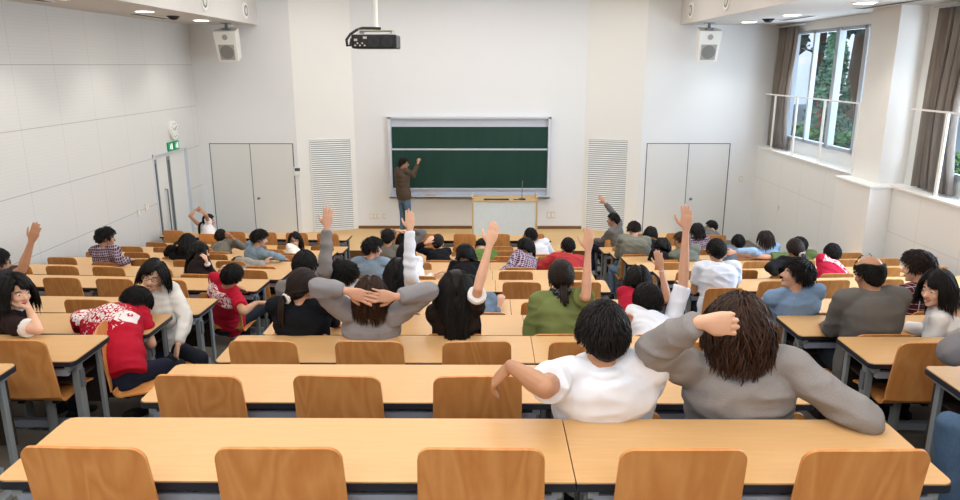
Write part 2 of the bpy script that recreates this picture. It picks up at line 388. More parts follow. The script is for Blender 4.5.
# ------------------------------------------------------------------ lectern with microphone
ly = 15.15; lx0, lx1 = at(472, 215, ly)[0], at(537.5, 215, ly)[0]; lz = at(500, 200.5, ly)[2]; lc = (lx0+lx1)/2; lw = (lx1-lx0)/2
t = thing('lectern', 'wide lectern desk with grey front and wooden sides before the chalkboard', 'lectern', (lc, ly, PZ))
H = lz-PZ
m = MB(); m.box((-lw+.03, 0, .03), (lw-.03, .02, H-.01)); child('front_panel', m, M['lecpanel'], t)
for s in (-1, 1):
    m = MB(); m.box((s*lw, -.02, 0), (s*(lw-.035), .6, H+.06)); child('side_panel', m, M['lecternwood'], t)
m = MB(); m.box((-lw+.03, -.02, H-.03), (lw-.03, .6, H)); child('top', m, M['lecternwood'], t)
m = MB(); m.box((-lw+.03, .58, .06), (lw-.03, .6, H-.2)); child('back_rail', m, M['lecternwood'], t)
q = thing('keyboard', 'dark slim control keyboard lying on the lectern top', 'keyboard', (lc-.18, ly+.06, lz), 0)
m = MB(); m.box((-.27, -.03, 0), (.27, .07, .02), .006); child('case', m, M['black'], q)
m = MB()
for i in range(16):
    for j in range(2): m.box((-.255+i*.032, -.02+j*.035, .02), (-.229+i*.032, .008+j*.035, .026))
child('keys', m, M['gap'], q)
q = thing('remote_control', 'small black remote beside the keyboard on the lectern', 'remote', (lc+.25, ly+.08, lz), 0)
m = MB(); m.box((-.06, -.025, 0), (.06, .025, .018), .005); child('case', m, M['black'], q); m = MB(); [m.disc((-.04+.02*i, 0, .018), (0,0,1), .007, .004, 8) for i in range(5)]; child('buttons', m, M['plate'], q)
pm = at(522, 199.5, ly+.1); q = thing('gooseneck_microphone', 'thin gooseneck microphone standing on the lectern', 'microphone', (pm[0], ly+.12, lz), 0)
m = MB(); m.disc((0, 0, 0), (0, 0, 1), .085, .02, 20, .07); child('base', m, M['black'], q, smooth=True)
m = MB(); m.tube([(0, 0, .02), (0, .0, .2), (.005, -.01, .36), (.01, -.03, .42)], .008, 8); child('neck', m, M['alu_d'], q, smooth=True)
m = MB(); m.tube([(.01, -.03, .42), (.012, -.045, .455)], [.014, .012], 10); child('capsule', m, M['black'], q, smooth=True)
# ------------------------------------------------------------------ small wall fittings
def clock(p):
    t = thing('wall_clock', 'round white wall clock above the left exit door', 'clock', p)
    m = MB(); m.disc((0, 0, 0), (1, 0, 0), .19, .05, 32); child('case', m, M['white'], t, smooth=True)
    m = MB(); m.disc((.05, 0, 0), (1, 0, 0), .165, .004, 32); child('dial', m, plain('clock_dial', '#e4e5e0', .4, var=.01), t)
    m = MB()
    for i in range(12):
        a = i*PI/6; c, s = math.cos(a), math.sin(a)
        m.tube([(.056, s*.125, c*.125), (.056, s*.15, c*.15)], .005, 4)
    child('hour_marks', m, M['black'], t)
    for a, l in ((R(300), .08), (R(60), .12)):
        m = MB(); m.tube([(.058, 0, 0), (.058, math.sin(a)*l, math.cos(a)*l)], .006, 4); child('hand', m, M['black'], t)
y = 6.47*F*.992/(485-172); clock((XL, 14.98, at(172, 130, 14.98)[2]))
def exit_sign(y, lab):
    t = thing('exit_sign', lab, 'sign', (XL, y, 2.335), 0, 'green exit signs above the left door')
    m = MB(); m.box((0, -.155, -.115), (.03, .155, .115)); child('panel', m, M['green'], t)
    m = MB()   # running figure and door
    m.box((.03, .04, -.075), (.033, .10, .075)); m.disc((.03, -.02, .055), (1,0,0), .016, .003, 10)
    m.tube([(.032, -.02, .035), (.032, -.035, -.01)], .012, 5); m.tube([(.032, -.035, -.01), (.032, -.005, -.035), (.032, -.015, -.075)], .008, 5); m.tube([(.032, -.035, -.01), (.032, -.07, -.05)], .008, 5); m.tube([(.032, -.06, .0), (.032, -.02, .03), (.032, .02, .0)], .007, 5)
    child('pictogram', m, M['signwhite'], t)
    t.scale = (1, .78, .78)
exit_sign(14.78, 'green exit sign over the left door, half nearer the camera'); exit_sign(15.06, 'green exit sign over the left door, half nearer the chalkboard')
def plate(name, lab, p, nx, w, h, cat='switch', knobs=1, grp=None):
    """nx: 0 on the left wall, 1 on the front wall, 2 on the right wall"""
    t = thing(name, lab, cat, p, {0: -PI/2, 1: 0, 2: PI/2}[nx] if nx != 0 else PI/2, grp)
    if nx == 2: t.rotation_euler = (0, 0, -PI/2)
    m = MB(); m.box((-w/2, -.012, -h/2), (w/2, 0, h/2), .003); child('plate', m, M['plate'], t)
    for i in range(knobs):
        cx = (i-(knobs-1)/2)*w/knobs
        m = MB(); m.box((cx-w/knobs*.28, -.018, -h*.28), (cx+w/knobs*.28, -.012, h*.28)); child('insert', m, M['white'], t)
plate('light_switch', 'ivory switch plate by the left door, smaller one', (XL, 13.15, 1.28), 0, .08, .13); plate('light_switch', 'ivory switch plate by the left door, wider one with two rockers', (XL, 13.5, 1.32), 0, .15, .15, knobs=2)
t = thing('wall_controller', 'small wall controller with a dark display beside the left closet doors', 'thermostat', (-4.31+.03, YS, 1.60))
m = MB(); m.box((-.08, -.025, -.10), (.08, 0, .10), .004); child('case', m, M['white'], t); m = MB(); m.box((-.06, -.03, .01), (.06, -.025, .08)); child('display', m, M['gap'], t)
p = at(375, 216, YW); plate('wall_socket', 'wide ivory socket plate low on the wall left of the lecturer', (p[0], YW, p[2]), 1, .26, .13, 'socket', 3)
p = at(382, 216, YW); plate('wall_socket', 'narrow ivory socket plate beside the wider one left of lecturer', (p[0]+.06, YW, p[2]), 1, .07, .13, 'socket', 1)
p = at(551, 215, YW); plate('wall_socket', 'pale outlet plate low on the wall right of the lectern', (p[0], YW, p[2]), 1, .2, .16, 'socket', 2)
p = at(737, 179, YS); plate('wall_socket', 'small grey plate at shoulder height right of the closet doors', (5.84, YS, p[2]), 1, .08, .13, 'switch', 1)
plate('wall_socket', 'small dark outlet on the lower right wall', (XR, 14.9, 1.05), 2, .07, .1, 'socket', 1)
# dark bag hung on the lectern side
p = at(468, 219, ly+.2)
# ------------------------------------------------------------------ ceiling fittings
def speaker(x, lab):
    t = thing('hanging_speaker', lab, 'speaker', (x, 15.6, ZS), 0, 'white speakers hung from the soffits')
    m = MB(); m.tube([(0, 0, 0), (0, 0, -.12)], .03, 10); m.box((-.1, -.06, -.012), (.1, .06, 0)); m.box((-.07, -.1, -.14), (.07, .1, -.11)); child('bracket', m, M['alu_d'], t)
    b = MB(); a = R(14); 
    def q(x, y, z): return (x, y*math.cos(a)-z*math.sin(a)*-1*-1, z*math.cos(a)+y*math.sin(a))
    V = [q(-.23,-.18,0), q(.23,-.18,0), q(.19,.2,0), q(-.19,.2,0), q(-.2,-.18,-.62), q(.2,-.18,-.62), q(.16,.2,-.62), q(-.16,.2,-.62)]
    V = [(x_, y_, z_-.13) for x_, y_, z_ in V]
    b._add(V, [(0,1,2,3), (7,6,5,4), (0,4,5,1), (1,5,6,2), (2,6,7,3), (3,7,4,0)]); child('cabinet', b, M['white'], t)
    def Q(x, y, z): p = q(x, y, z); return (p[0], p[1], p[2]-.13)
    g = MB(); g._add([Q(-.165,-.188,-.27), Q(.165,-.188,-.27), Q(.15,-.188,-.585), Q(-.15,-.188,-.585)], [(0,1,2,3)]); child('grille', g, M['grille'], t); g = MB(); g.disc(Q(0,-.18,-.425), np.array(Q(0,-1.18,-.425))-np.array(Q(0,-.18,-.425)), .14, .014, 24); child('cone', g, M['grille_d'], t)
    g = MB(); g.disc(Q(0,-.18,-.12), np.array(Q(0,-1.18,-.12))-np.array(Q(0,-.18,-.12)), .055, .012, 20); child('tweeter', g, M['grille'], t)
speaker(-5.38, 'white loudspeaker hanging from the left ceiling soffit'); speaker(4.63, 'white loudspeaker hanging from the right ceiling soffit')
def downlight(x, y, lab):
    t = thing('downlight', lab, 'light', (x, y, ZS), 0, 'recessed downlights in the soffits')
    m = MB(); m.tube([(0,0,0), (0,0,-.012)], [.17, .165], 28); child('ring', m, M['white'], t); m = MB(); m.disc((0,0,-.012), (0,0,-1), .135, .004, 28); child('diffuser', m, M['lamp'], t)
for i, y in enumerate((2.6, 5, 7.4, 9.79, 12.18, 14.57)): downlight(-5.5, y, 'round downlight in the left soffit, %s from the chalkboard wall' % ORD[5-i])
for i, y in enumerate((3.4, 5.8, 8.22, 10.65, 13.1, 15.2)): downlight(5.3, y, 'round downlight in the right soffit, %s from the chalkboard wall' % ORD[5-i])
for x, y, l in ((-5.55, 13.4, 'dark dome smoke detector on the left soffit'), (5.35, 14.3, 'dark dome smoke detector on the right soffit')):
    t = thing('smoke_detector', l, 'detector', (x, y, ZS)); m = MB(); m.disc((0,0,0), (0,0,-1), .11, .02, 20); child('base', m, M['black'], t); m = MB(); m.ell((0,0,-.02), (.09,.09,.05)); child('dome', m, M['black'], t, smooth=True)
for x, y, L, l in ((-5.95, 13.4, 1.4, 'slim air slot in the left soffit near the board wall'), (-5.95, 9.6, 1.4, 'slim air slot in the left soffit nearer the camera'), (5.75, 14.0, 1.4, 'slim air slot in the right soffit near the board wall'), (5.75, 10.6, 2.2, 'slim air slot in the right soffit above the pillar')):
    t = thing('air_slot', l, 'vent', (x, y, ZS)); m = MB(); m.box((-.09, -L/2, -.01), (.09, L/2, 0)); child('frame', m, M['white'], t)
    m = MB(); [m.box((-.06+.05*i, -L/2+.03, -.013), (-.03+.05*i, L/2-.03, -.010)) for i in range(3)]; child('slots', m, M['gap'], t)
for x, s in ((XSL, 1), (XSR, -1)):
    for j, y in enumerate((15.55, 13.3, 11.0, 8.8)):
        t = thing('round_air_diffuser', 'round air nozzle on the %s soffit side, %s from the board wall' % ('left' if s > 0 else 'right', ORD[j]), 'vent', (x-s*.006, y, ZS+.24), 0, 'round air nozzles on the soffit sides')
        m = MB(); m.tube([(0,0,0), (s*.03,0,0)], [.17, .155], 28); child('ring', m, M['white'], t, smooth=True, ang=30)
        m = MB(); m.disc((s*.03, 0, 0), (s, 0, 0), .11, .004, 24); child('throat', m, M['alu_d'], t); m = MB(); m.tube([(s*.034,0,0), (s*.055,0,0)], [.07, .02], 20); child('nozzle', m, M['plate'], t, smooth=True, ang=30)
# projector on its pole
Yp = 7.0; pc = at(373.8, 41, Yp); pw = .212
t = thing('projector', 'black ceiling projector hanging on a white pole', 'projector', (pc[0], Yp, pc[2]))
m = MB(); m.box((-pw, 0, -.068), (pw, .34, .06), .015); child('case', m, plain('projector_case', '#232327', .4), t)
for x in (.0, .125):
    m = MB(); m.disc((x, .0, -.005), (0,-1,0), .052, .006, 28); child('exhaust_vent', m, M['black'], t)
    m = MB()
    for r_ in (.018, .032, .046): m.tube([(x+r_*math.cos(a_*PI/10), -.008, -.005+r_*math.sin(a_*PI/10)) for a_ in range(21)], .002, 4)
    child('vent_rings', m, M['gap'], t)
m = MB(); [m.disc((-.175+.022*i, 0, -.04+.02*(i % 2)), (0,-1,0), .008, .008, 10) for i in range(5)]; m.box((-.10, -.004, .02), (-.065, 0, .04)); m.box((-.185, -.004, .0), (-.155, 0, .02)); child('sockets', m, M['plate'], t)
m = MB(); m.tube([(.0, .18, .12), (.0, .18, ZC-pc[2])], .02, 14); m.disc((0,.18,.10), (0,0,1), .045, .03, 16); m.disc((0,.18,ZC-pc[2]-.03), (0,0,1), .09, .03, 20); child('pole', m, M['white'], t, smooth=True)
m = MB(); m.box((-.16, .06, .095), (.17, .32, .103)); m.box((-.15, .1, .075), (-.13, .28, .097)); m.box((.14, .1, .075), (.16, .28, .097)); child('mounting_plate', m, M['plate'], t)
m = MB(); m.tube([(.05, .14, .118), (-.03, .12, .12), (-.12, .10, .12), (-.17, .06, .10), (-.215, -.01, .06), (-.25, -.03, .01), (-.245, -.03, -.045), (-.215, -.03, -.04), (-.207, -.01, .02)], .013, 8); child('cable', m, M['black'], t, smooth=True)
# ceiling fluorescent panels (on the main ceiling, above the frame)
for i, x in enumerate((-3.4, -.4, 2.7)):
    for j, y in enumerate((-1.2, 2.0, 5.2, 8.4, 11.6, 14.6)):
        t = thing('ceiling_light', 'long fluorescent ceiling panel, row %s from the front, %s' % (ORD[5-j], ('window-far side', 'middle', 'window side')[i]), 'light', (x, y, ZC), 0, 'fluorescent ceiling panels')
        m = MB(); m.box((-.66, -.17, -.06), (.66, .17, 0)); child('housing', m, M['white'], t); m = MB(); m.box((-.62, -.14, -.066), (.62, .14, -.06)); child('diffuser', m, M['strip'], t)
# ------------------------------------------------------------------ glass railings on the window ledge
def railing(y0, y1, posts, lab):
    t = thing('ledge_railing', lab, 'railing', (XR+.06, 0, SILL+.03)); h = 1.15
    m = MB(); m.box((-.012, y0, h-.02), (.012, y1, h+.005)); child('top_rail', m, M['white'], t)
    for y in posts:
        m = MB(); m.box((-.012, y-.03, 0), (.012, y+.03, h-.02)); m.box((-.03, y-.05, 0), (.03, y+.05, .012)); child('post', m, M['white'], t)
    m = MB(); m.quad((.016, y0, .03), (.016, y1, .03), (.016, y1, h-.02), (.016, y0, h-.02)); child('glass_panel', m, M['glass_rail'], t)
railing(11.93, 16.3, (15.75, 14.65, 13.45, 12.2), 'low glass and white post railing in front of the far window'); railing(4.5, 10.7, (9.85, 8.6, 7.4), 'low glass and white post railing in front of the near window')
def curtain(y0, y1, lab, ph, x=XWIN-.10):
    m = MB(); n = 90; z0, z1 = 2.22, 4.72; nz = 8
    V = []; Fc = []
    for j in range(nz+1):
        tz = j/nz; z = z0+(z1-z0)*tz; k = 1-.16*math.sin(PI*min(1, tz*1.2))
        for i in range(n+1):
            q = i/n; a = q*2*PI*7+ph; V.append((x+.045*math.sin(a)*(1-.25*tz)+.012*math.sin(a*2.3+3*tz), y1-(y1-y0)*(q*k)+.02*math.sin(a*1.7), z))
    for j in range(nz):
        for i in range(n): Fc.append((j*(n+1)+i, j*(n+1)+i+1, (j+1)*(n+1)+i+1, (j+1)*(n+1)+i))
    m._add(V, Fc); o = m.build('curtain', M['curtain'], None, smooth=True, ang=None); tag(o, lab, 'curtain', 'window curtains')
    md = o.modifiers.new('thick', 'SOLIDIFY'); md.thickness = .004
    r_ = MB(); r_.tube([(x, y0-.3, z1+.03), (x, y1+.1, z1+.03)], .015, 8); child('curtain_rail', r_, M['alu'], o, smooth=True)
curtain(15.3, 16.3, 'grey brown curtain drawn to the left of the far window', 0); curtain(9.72, 10.66, 'grey brown curtain hanging beside the pillar at the near window', 1.3)
# ------------------------------------------------------------------ outdoors
rng = random.Random(5)
def leafmat(name, a, b):
    t = NT(name); oi = t.noise(t.co(), 2.2, 5, .7); t.base(t.ramp(oi, [(.35, lin(a)), (.62, lin(b))]), .6, .25); return t.m
LM = [leafmat('conifer_leaves', '#2c4838', '#64886c'), leafmat('hedge_leaves', '#335a2a', '#6f9a52'), leafmat('dark_canopy_leaves', '#19241e', '#3d5147')]
M['bark'] = plain('bark', '#4a3a2c', .9)
def foliage(n, fn, size):
    m = MB()
    for _ in range(n):
        p, out = fn(); d = nrm(np.array(out)+np.array([rng.gauss(0, .6) for _ in range(3)])); u = nrm(np.cross(d, (rng.random()-.5, rng.random()-.5, 1))); w_ = np.cross(d, u); s = size*rng.uniform(.6, 1.4); p = np.array(p)
        m._add([p-u*s*.5, p+w_*s*.35+d*s*.15, p+u*s*.6, p-w_*s*.35+d*s*.15], [(0,1,2,3)])
    return m
def conifer(x, y, h, r0, lab, mat, n=2600, size=.17):
    z0 = 1.7
    t = thing('tree', lab, 'tree', (x, y, z0), 0, 'trees outside the windows')
    k = MB(); k.tube([(0,0,0), (0,0,h*.9)], [.14, .03], 8); child('trunk', k, M['bark'], t, smooth=True)
    def fn():
        q = rng.random()**1.2; z = .25+q*(h-.25); a = rng.random()*2*PI; rr = r0*(1-q*.85)*(.55+.45*rng.random())*(.75+.35*math.sin(z*6+a*3)); return (rr*math.cos(a), rr*math.sin(a), z-.25*rr), (math.cos(a), math.sin(a), .1)
    child('foliage', foliage(n, fn, size), mat, t)
def canopy(x, y, h, r, lab, n=2600):
    z0 = 1.7
    t = thing('tree', lab, 'tree', (x, y, z0), 0, 'trees outside the windows')
    k = MB(); k.tube([(0,0,0), (.2,.1,h*.5), (0,.2,h*.8)], [.28, .2, .08], 8); child('trunk', k, M['bark'], t, smooth=True)
    cs = [(rng.uniform(-.7,.7)*r, rng.uniform(-.7,.7)*r, h*.68+rng.uniform(-.45,.45)*r, r*rng.uniform(.45,.7)) for _ in range(9)]
    def fn():
        c = rng.choice(cs); d = nrm([rng.gauss(0,1) for _ in range(3)]); return (c[0]+d[0]*c[3], c[1]+d[1]*c[3], c[2]+d[2]*c[3]), d
    child('foliage', foliage(n, fn, .55), LM[2], t)
conifer(10.25, 21.9, 3.7, .8, 'feathery green conifer outside the middle pane of the far window', LM[0]); conifer(10.3, 18.8, 4.3, .8, 'feathery green conifer outside the pane next to the pillar', LM[0]); conifer(10.0, 11.5, 3.4, .9, 'small conifer outside the near window', LM[0], 1200)
canopy(14.0, 26.0, 9.0, 3.4, 'tall dark leafy tree behind the conifers, on the window pillar side'); canopy(16.0, 36.0, 10.5, 4.2, 'tall dark leafy tree furthest from the window'); canopy(26.0, 20.0, 10.5, 4.2, 'broad dark tree at the right of the garden', 2200); canopy(15.5, 15.0, 9, 3.6, 'broad dark tree outside the near window')
canopy(13.6, 27.5, 8.6, 2.6, 'leafy dark tree behind the conifers, middle of the far window', 3000); canopy(17.5, 30.5, 9.5, 2.8, 'leafy dark tree behind the conifers, nearer the pillar side', 3000)
hd = MB()
def hf():
    y = rng.uniform(7, 27); d = nrm([rng.gauss(0,1), rng.gauss(0,.6), abs(rng.gauss(.3,.8))]); return (8.3+d[0]*.45+.1*math.sin(y*3), y, 1.75+.62*abs(d[2])+.08*math.sin(y*5)), d
o = foliage(5200, hf, .17).build('hedge', LM[1]); tag(o, 'clipped green hedge running along outside the windows', 'hedge')
c_ = MB(); c_.box((8.0, 7, 1.65), (8.6, 27, 2.2), .08); child('branches', c_, LM[2], o)
g = MB(); g.box((6.85, -5, 1.4), (40, 70, 1.68)); struct('ground', g, plain('outdoor_ground', '#8b8d84', .9))
g = MB(); g.box((11, 44, 1.6), (34, 52, 7.2)); o = g.build('building', plain('pale_building', '#e3e6ea', .8)); tag(o, 'pale building beyond the trees outside the far window', 'building')
g = MB(); [g.box((12+i*2.4, 43.95, 2.6+3*j), (13.4+i*2.4, 44.02, 4.0+3*j)) for i in range(9) for j in range(1)]; child('windows', g, M['darkglass'], o)
g = MB(); g.box((10.6, 43.6, 7.2), (34.4, 52.4, 7.45)); child('roof', g, M['alu_d'], o)
g = MB(); g.box((9.9, 30.0, 1.68), (10.02, 42, 4.1)); g.box((9.9, 29.0, 4.0), (12.5, 42, 4.25)); o = g.build('garden_wall', M['white']); tag(o, 'low white garden wall with a flat canopy outside the far window', 'wall')
p_ = at(821, 119, 22.0)
g = MB(); g.box((p_[0]-.16, 22.0, 1.68), (p_[0]+.16, 22.05, 2.95), .01); o = g.build('banner_sign', plain('orange_cloth', '#d9552b', .7)); tag(o, 'small orange banner standing in the garden outside the window', 'banner')
# ------------------------------------------------------------------ lights
def area(name, loc, rot, sx, sy, e, col):
    d = bpy.data.lights.new(name, 'AREA'); d.shape = 'RECTANGLE'; d.size = sx; d.size_y = sy; d.energy = e; d.color = col
    o = bpy.data.objects.new(name, d); C.objects.link(o); o.location = loc; o.rotation_euler = rot; return o
for y, e in ((-1.2, 200), (2.5, 110), (7.0, 105), (11.5, 105), (14.3, 112)):
    area('ceiling_lamp', (-.4, y, ZC-.1), (0, 0, 0), 7.5, 1.6, e, (1, .985, .975))
area('window_daylight', (6.95, 14.0, 3.5), (0, R(90), R(18)), 2.1, 3.6, 120, (.72, .84, 1)); area('window_daylight', (7.2, 8.0, 3.5), (0, R(90), R(-32)), 2.1, 4.2, 560, (.72, .84, 1))
for y in (5, 7.4, 9.79, 12.18, 14.57):
    d = bpy.data.lights.new('downlight_lamp', 'SPOT'); d.energy = 70; d.spot_size = R(110); d.spot_blend = .6; d.shadow_soft_size = .1; d.color = (1, .96, .9)
    o = bpy.data.objects.new('downlight_lamp', d); C.objects.link(o); o.location = (-5.5, y, ZS-.03)
for y in (8.22, 10.65, 13.1, 15.2):
    d = bpy.data.lights.new('downlight_lamp', 'SPOT'); d.energy = 70; d.spot_size = R(110); d.spot_blend = .6; d.shadow_soft_size = .1; d.color = (1, .96, .9)
    o = bpy.data.objects.new('downlight_lamp', d); C.objects.link(o); o.location = (5.3, y, ZS-.03)
W = bpy.data.worlds.new('world'); bpy.context.scene.world = W; W.use_nodes = True
nt = W.node_tree; sk = nt.nodes.new('ShaderNodeTexSky'); sk.sky_type = 'NISHITA'; sk.sun_elevation = R(38); sk.sun_rotation = R(200); sk.sun_disc = False
nt.links.new(sk.outputs[0], nt.nodes['Background'].inputs[0]); nt.nodes['Background'].inputs[1].default_value = .75
sc = bpy.context.scene; sc.view_settings.view_transform = 'Standard'; sc.view_settings.look = 'None'; sc.view_settings.exposure = 0.0
# ================================================================== PEOPLE
rngc = random.Random(3)
scn = bpy.context.scene
def frame_from(up, fwd):
    """right, forward, up axes with up exact"""
    u = nrm(up); f = np.asarray(fwd, float); f = nrm(f-u*(f@u)); return np.cross(f, u), f, u
class Prims:
    """closed solids that are later fused into one skin by a voxel remesh"""
    def __init__(s): s.v = []; s.f = []; s.n = 0
    def add(s, V, Fc): s.v.append(np.asarray(V, float)); s.f += [tuple(i+s.n for i in f) for f in Fc]; s.n += len(V)
    def rings(s, rg, n=18, p=2.0):
        """rg: list of (centre, right, fwd, a, b)"""
        V = []; K = len(rg)
        for c, r, f, a, b in rg:
            for j in range(n):
                q = 2*PI*j/n; x, y = math.cos(q), math.sin(q)
                x = math.copysign(abs(x)**(2/p), x); y = math.copysign(abs(y)**(2/p), y)
                V.append(np.asarray(c)+np.asarray(r)*a*x+np.asarray(f)*b*y)
        Fc = [(i*n+j, i*n+(j+1)%n, (i+1)*n+(j+1)%n, (i+1)*n+j) for i in range(K-1) for j in range(n)]
        Fc += [tuple(range(n-1, -1, -1)), tuple((K-1)*n+j for j in range(n))]
        s.add(V, Fc)
    def path(s, pts, rs, n=12, round_=True, flat=None):
        pts = [np.asarray(p, float) for p in pts]; rg = []
        prev = None
        K = len(pts); T = [nrm(pts[min(i+1, K-1)]-pts[max(i-1, 0)]) for i in range(K)]
        if round_:
            a, b = pts[0], pts[-1]
            pts = [a-T[0]*rs[0]*q for q in (.95, .7, .3)]+pts+[b+T[-1]*rs[-1]*q for q in (.3, .7, .95)]
            rs = [rs[0]*.3, rs[0]*.72, rs[0]*.95]+list(rs)+[rs[-1]*.95, rs[-1]*.72, rs[-1]*.3]; T = [T[0]]*3+T+[T[-1]]*3
        for p, r, t in zip(pts, rs, T):
            if prev is None: a = nrm(np.cross(t, (0,0,1) if abs(t[2]) < .9 else (1,0,0)))
            else: a = nrm(prev-t*(prev@t))
            prev = a; b = np.cross(t, a); rg.append((p, a, b, r, r))
        s.rings(rg, n)
    def ell(s, c, r, fr=None, n=16, m=10):
        X, Y, Z = fr if fr is not None else (np.array((1,0,0)), np.array((0,1,0)), np.array((0,0,1)))
        V = [np.asarray(c)+Z*r[2]]; 
        for i in range(1, m):
            th = PI*i/m
            for j in range(n): ph = 2*PI*j/n; V.append(np.asarray(c)+X*r[0]*math.sin(th)*math.cos(ph)+Y*r[1]*math.sin(th)*math.sin(ph)+Z*r[2]*math.cos(th))
        V.append(np.asarray(c)-Z*r[2]); L = len(V)-1
        Fc = [(0, 1+j, 1+(j+1)%n) for j in range(n)]+[(1+i*n+j, 1+(i+1)*n+j, 1+(i+1)*n+(j+1)%n, 1+i*n+(j+1)%n) for i in range(m-2) for j in range(n)]
        Fc += [(L, L-n+(j+1)%n, L-n+j) for j in range(n)]
        s.add(V, Fc)
    def fuse(s, name, voxel, smooth=3, fac=.5):
        me = bpy.data.meshes.new('tmp'); me.from_pydata(np.concatenate(s.v).tolist(), [], s.f)
        bm = bmesh.new(); bm.from_mesh(me); bmesh.ops.recalc_face_normals(bm, faces=bm.faces); bm.to_mesh(me); bm.free()
        o = bpy.data.objects.new('tmp', me); C.objects.link(o)
        r = o.modifiers.new('r', 'REMESH'); r.mode = 'VOXEL'; r.voxel_size = voxel
        if smooth: q = o.modifiers.new('s', 'SMOOTH'); q.factor = fac; q.iterations = smooth
        dg = bpy.context.evaluated_depsgraph_get(); out = bpy.data.meshes.new_from_object(o.evaluated_get(dg)); out.name = name
        bpy.data.objects.remove(o); bpy.data.meshes.remove(me); out.materials.clear(); out.shade_smooth()
        return out
# ---- materials of people
def skinmat(name, c):
    t = NT(name); co = t.co(); col = lin(c)
    f = t.noise(co, 14, 4); t.base(t.mix(f, tuple(x*.9 for x in col[:3])+(1,), (min(1, col[0]*1.08), col[1]*1.02, col[2]*1.0, 1)), .48, .35)
    t.b.inputs['Subsurface Weight'].default_value = .0
    t.bump(t.noise(co, 160, 2), .12, .002); return t.m
SK = {'pale': skinmat('skin_pale', '#e2b599'), 'mid': skinmat('skin_light', '#d3a58b'), 'tan': skinmat('skin_tan', '#b88a6b'), 'brown': skinmat('skin_brown', '#9a6647')}
def hairmat(name, c, c2):
    t = NT(name); a = t.attr('shade'); t.base(t.mix(a.outputs['Fac'], lin(c), lin(c2)), .5, .22); return t.m
HM = {'black': hairmat('black_hair', '#0b0909', '#171312'), 'dark': hairmat('dark_brown_hair', '#160f0c', '#2b1d16'), 'brown': hairmat('brown_hair', '#22150f', '#412a1d')}
_cm = {}
